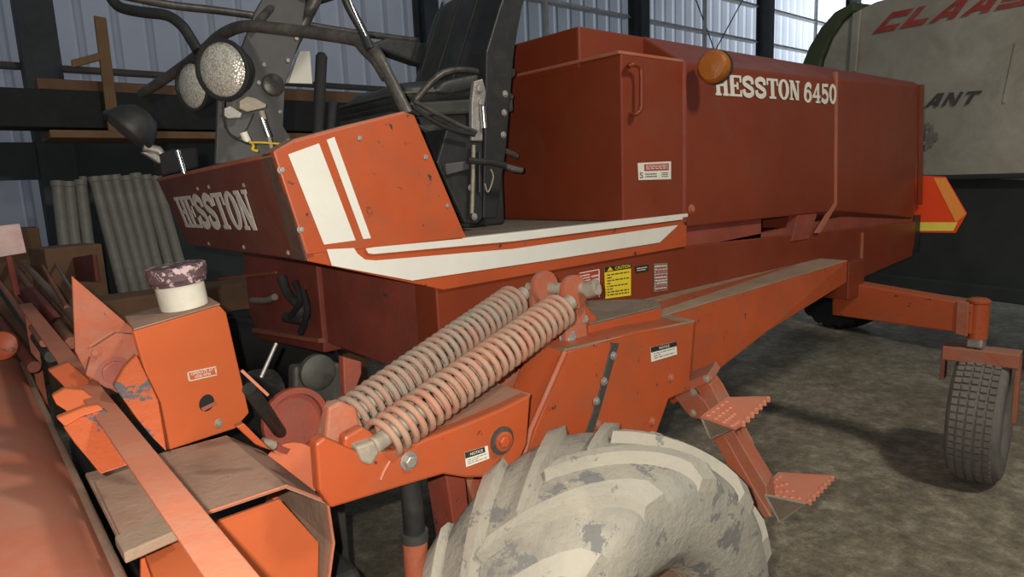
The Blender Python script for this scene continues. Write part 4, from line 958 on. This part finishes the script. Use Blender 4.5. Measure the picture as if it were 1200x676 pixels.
# rear dark wall of the header, roll housing
MB().box((.72, 1.75, .25), (.78, 3.4, .92)).build('rear_wall', 'guts', H, bevel=.005)
MB().lathe((.70, 1.78, .80), (-.3, -1, 0), [(-.02, .09), (0, .1), (.02, .1), (.03, .085), (.03, .03), (.05, .03), (.05, .0005)], 32, close=False).build('roll_drive', 'oldred', H, smooth=40)
MB().tube([A(270, 395, y=1.9), A(306, 442, y=1.85)], .006, 6).build('linkage_rod', 'dirtysteel', H) if 0 else None
MB().tube([A(324, 402, y=1.9), A(306, 442, y=1.9)], .006, 8).build('linkage_rod', 'zinc', H)
MB().prism(AY([(345, 430), (400, 425), (412, 520), (345, 520)], 1.72), (0, .05, 0)).build('gear_housing', 'guts', H, bevel=.01)
MB().lathe(A(370, 435, y=1.71), (0, -1, 0), [(0, .05), (.02, .05), (.03, .035), (.03, .0005)], 28, close=False).build('gear_cap', 'guts', H, smooth=40)
MB().lathe(A(345, 492, y=1.6), (0, -1, .1), [(0, .085), (.02, .085), (.02, .07), (.005, .068), (.005, .0005)], 36, close=False).build('roll_drive', 'oldred', H, smooth=40)
MB().prism(AY([(402, 418), (424, 424), (424, 438), (412, 470), (404, 470)], 1.6), (0, .03, 0)).build('link_plate', 'oldred', H, bevel=.004)
MB().box((.25, 1.5, .15), (.7, 3.3, .6)).build('conditioner_box', 'guts', H, bevel=.02)
MB().box((-.7, .6, .02), (.14, 3.2, .6)).build('header_body', 'oldred', H, bevel=.02)
# triangular gusset plate
MB().prism(AY([(84, 323), (150, 380), (160, 386), (163, 430), (110, 455), (88, 412)], 1.75), (0, .012, 0)).build('gusset_plate', 'dusty', H, bevel=.003)
MB().tube(AY([(105, 406), (133, 389)], 1.745), .003, 6).build('weld_bead', 'bar', H)
MB().prism(AY([(108, 408), (136, 390), (162, 392), (168, 430), (140, 462), (100, 440)], 1.68), (0, .02, 0)).build('bearing_plate', 'dusty', H, bevel=.004)
MB().lathe(A(136, 437, y=1.675), (-.2, -1, .3), [(0, .036), (.014, .036), (.014, .026), (.002, .026), (.002, .0005)], 28, close=False).build('bearing', 'oldred', H, smooth=40)
bolt(A(111, 413, y=1.67), (0, -1, 0), .009, H, 'dusty')
# peeling paint brackets
def zp(pts, z, th, nm, m, bv=.003): return MB().prism([A(a, b, z=z) for a, b in pts], (0, 0, -th)).build(nm, m, H, bevel=bv)
def yp(pts, y, dy, nm, m, lean=1.1):
    # brackets lean back: plane through y, tilted about the x axis
    n_ = Vector((0, -1, lean)).normalized(); p0_ = A(*pts[0], y=y)
    P_ = [PL(a, b, p0_, n_) for a, b in pts]
    return MB().prism(P_, (0, dy, 0)).build(nm, m, H, bevel=.003)
yp([(133, 452), (146, 430), (160, 415), (172, 440), (186, 470), (196, 530), (178, 512), (160, 490)], 1.5, .02, 'bearing_bracket', 'peel')
yp([(56, 434), (80, 424), (105, 445), (104, 456), (80, 458)], 1.75, .02, 'bracket', 'orange')
yp([(61, 464), (76, 455), (98, 457), (114, 470), (108, 484), (80, 483), (66, 474)], 1.6, .02, 'bracket', 'bright')
yp([(66, 490), (98, 477), (116, 474), (122, 480), (96, 488), (76, 500)], 1.45, .02, 'bracket', 'bright')
yp([(74, 500), (96, 487), (121, 479), (150, 500), (162, 541), (118, 556), (105, 540), (88, 520)], 1.44, .02, 'bearing_bracket', 'peel')
zp([(110, 563), (165, 545), (200, 600), (210, 618), (144, 634)], 1.025, .012, 'cover_plate', 'plate_dust')
zp([(134, 628), (205, 600), (214, 618), (145, 648)], 1.03, .02, 'cover_flange', 'beamdust')
zp([(168, 645), (225, 622), (300, 700), (300, 760), (210, 760)], .97, .02, 'lower_cover', 'bright')
# bars running away at far left
def ybar(pxa, pxb, z, r, m, nm, flat=False):
    a = A(*pxa, z=z); b = A(*pxb, z=z)
    return MB().tube([a, b], r, 10).build(nm, m, H, smooth=60)
ybar((84, 402), (12, 305), 1.10, .022, 'dusty', 'reel_tube')
ybar((96, 382), (28, 308), 1.14, .020, 'plate_dust', 'reel_tube')
ybar((60, 418), (-6, 330), 1.08, .020, 'guts', 'reel_tube')
ybar((52, 402), (-8, 322), 1.12, .014, 'bar', 'reel_rod')
ybar((78, 360), (43, 299), 1.16, .010, 'bar', 'reel_rod')
ybar((92, 352), (60, 300), 1.17, .008, 'dirtysteel', 'reel_rod')
ybar((88, 420), (24, 345), 1.05, .016, 'oldred', 'reel_rod')
ybar((40, 430), (-20, 350), 1.04, .02, 'oldred', 'reel_tube')
ybar((110, 440), (40, 355), 1.0, .02, 'guts', 'reel_tube')
MB().lathe(A(4, 405, z=1.1), (-.3, -1, .2), [(0, .05), (.03, .05), (.04, .03), (.04, .0005)], 24, close=False).build('reel_hub', 'orange', H, smooth=40)
sg = MB().prism(AY([(-30, 268), (23, 262), (31, 296), (-30, 306)], 3.3), (0, .006, 0)).build('end_flag', 'sheet', H, bevel=.001); lab(sg, 'pale pink sheet metal flag')
MB().tube([A(10, 300, y=3.32), A(20, 345, y=3.32)], .012, 8).build('flag_stay', 'oldred', H)
MB().prism(AX([(64, 305), (108, 298), (112, 330), (84, 330)], .6), (.02, 0, 0)).build('far_bracket', 'oldred', H, bevel=.004)
MB().prism(AX([(18, 340), (34, 336), (64, 372), (50, 384)], .22), (.02, 0, 0)).build('bar_end_bracket', 'oldred', H, bevel=.004)

# ================================================================== LIGHT
w = bpy.data.worlds.new('world'); S.world = w; w.use_nodes = True
w.node_tree.nodes['Background'].inputs[0].default_value = (.75, .88, 1, 1)
w.node_tree.nodes['Background'].inputs[1].default_value = .13
def area(name, loc, target, size, power, col, sy=None):
    l = bpy.data.lights.new(name, 'AREA'); l.energy = power; l.size = size; l.color = col
    if sy: l.shape = 'RECTANGLE'; l.size_y = sy
    o = bpy.data.objects.new(name, l); COL.objects.link(o); o.location = loc
    o.rotation_euler = (Vector(target) - Vector(loc)).to_track_quat('-Z', 'Y').to_euler(); return o
def point(name, loc, power, col, r=.02):
    l = bpy.data.lights.new(name, 'POINT'); l.energy = power; l.color = col; l.shadow_soft_size = r
    o = bpy.data.objects.new(name, l); COL.objects.link(o); o.location = loc; return o
fl = EYE - rt * .055 + up * .035 - bk * .0
point('camera_flash', fl, 112, (1, .95, .86), .008)
area('light_outside_wall', (19, 10.2, 5.5), (17, 8, 5), 9, 1700, (.86, .94, 1), 4)  # daylight behind the bright right end of the wall
area('shed_lamp', (2.2, -1.8, 4.6), (3.2, 1.2, 0), .5, 105, (1, .95, .84))
area('light_outside_wall', (2, 9.6, 4.5), (2, 8, 4), 7, 55, (.92, .94, 1), 4)  # added fill behind the sheet, brightens the left part of the wall
S.view_settings.view_transform = 'Standard'
S.view_settings.look = 'None'
S.view_settings.gamma = 1
S.view_settings.exposure = 0
S.view_settings.use_curve_mapping = False
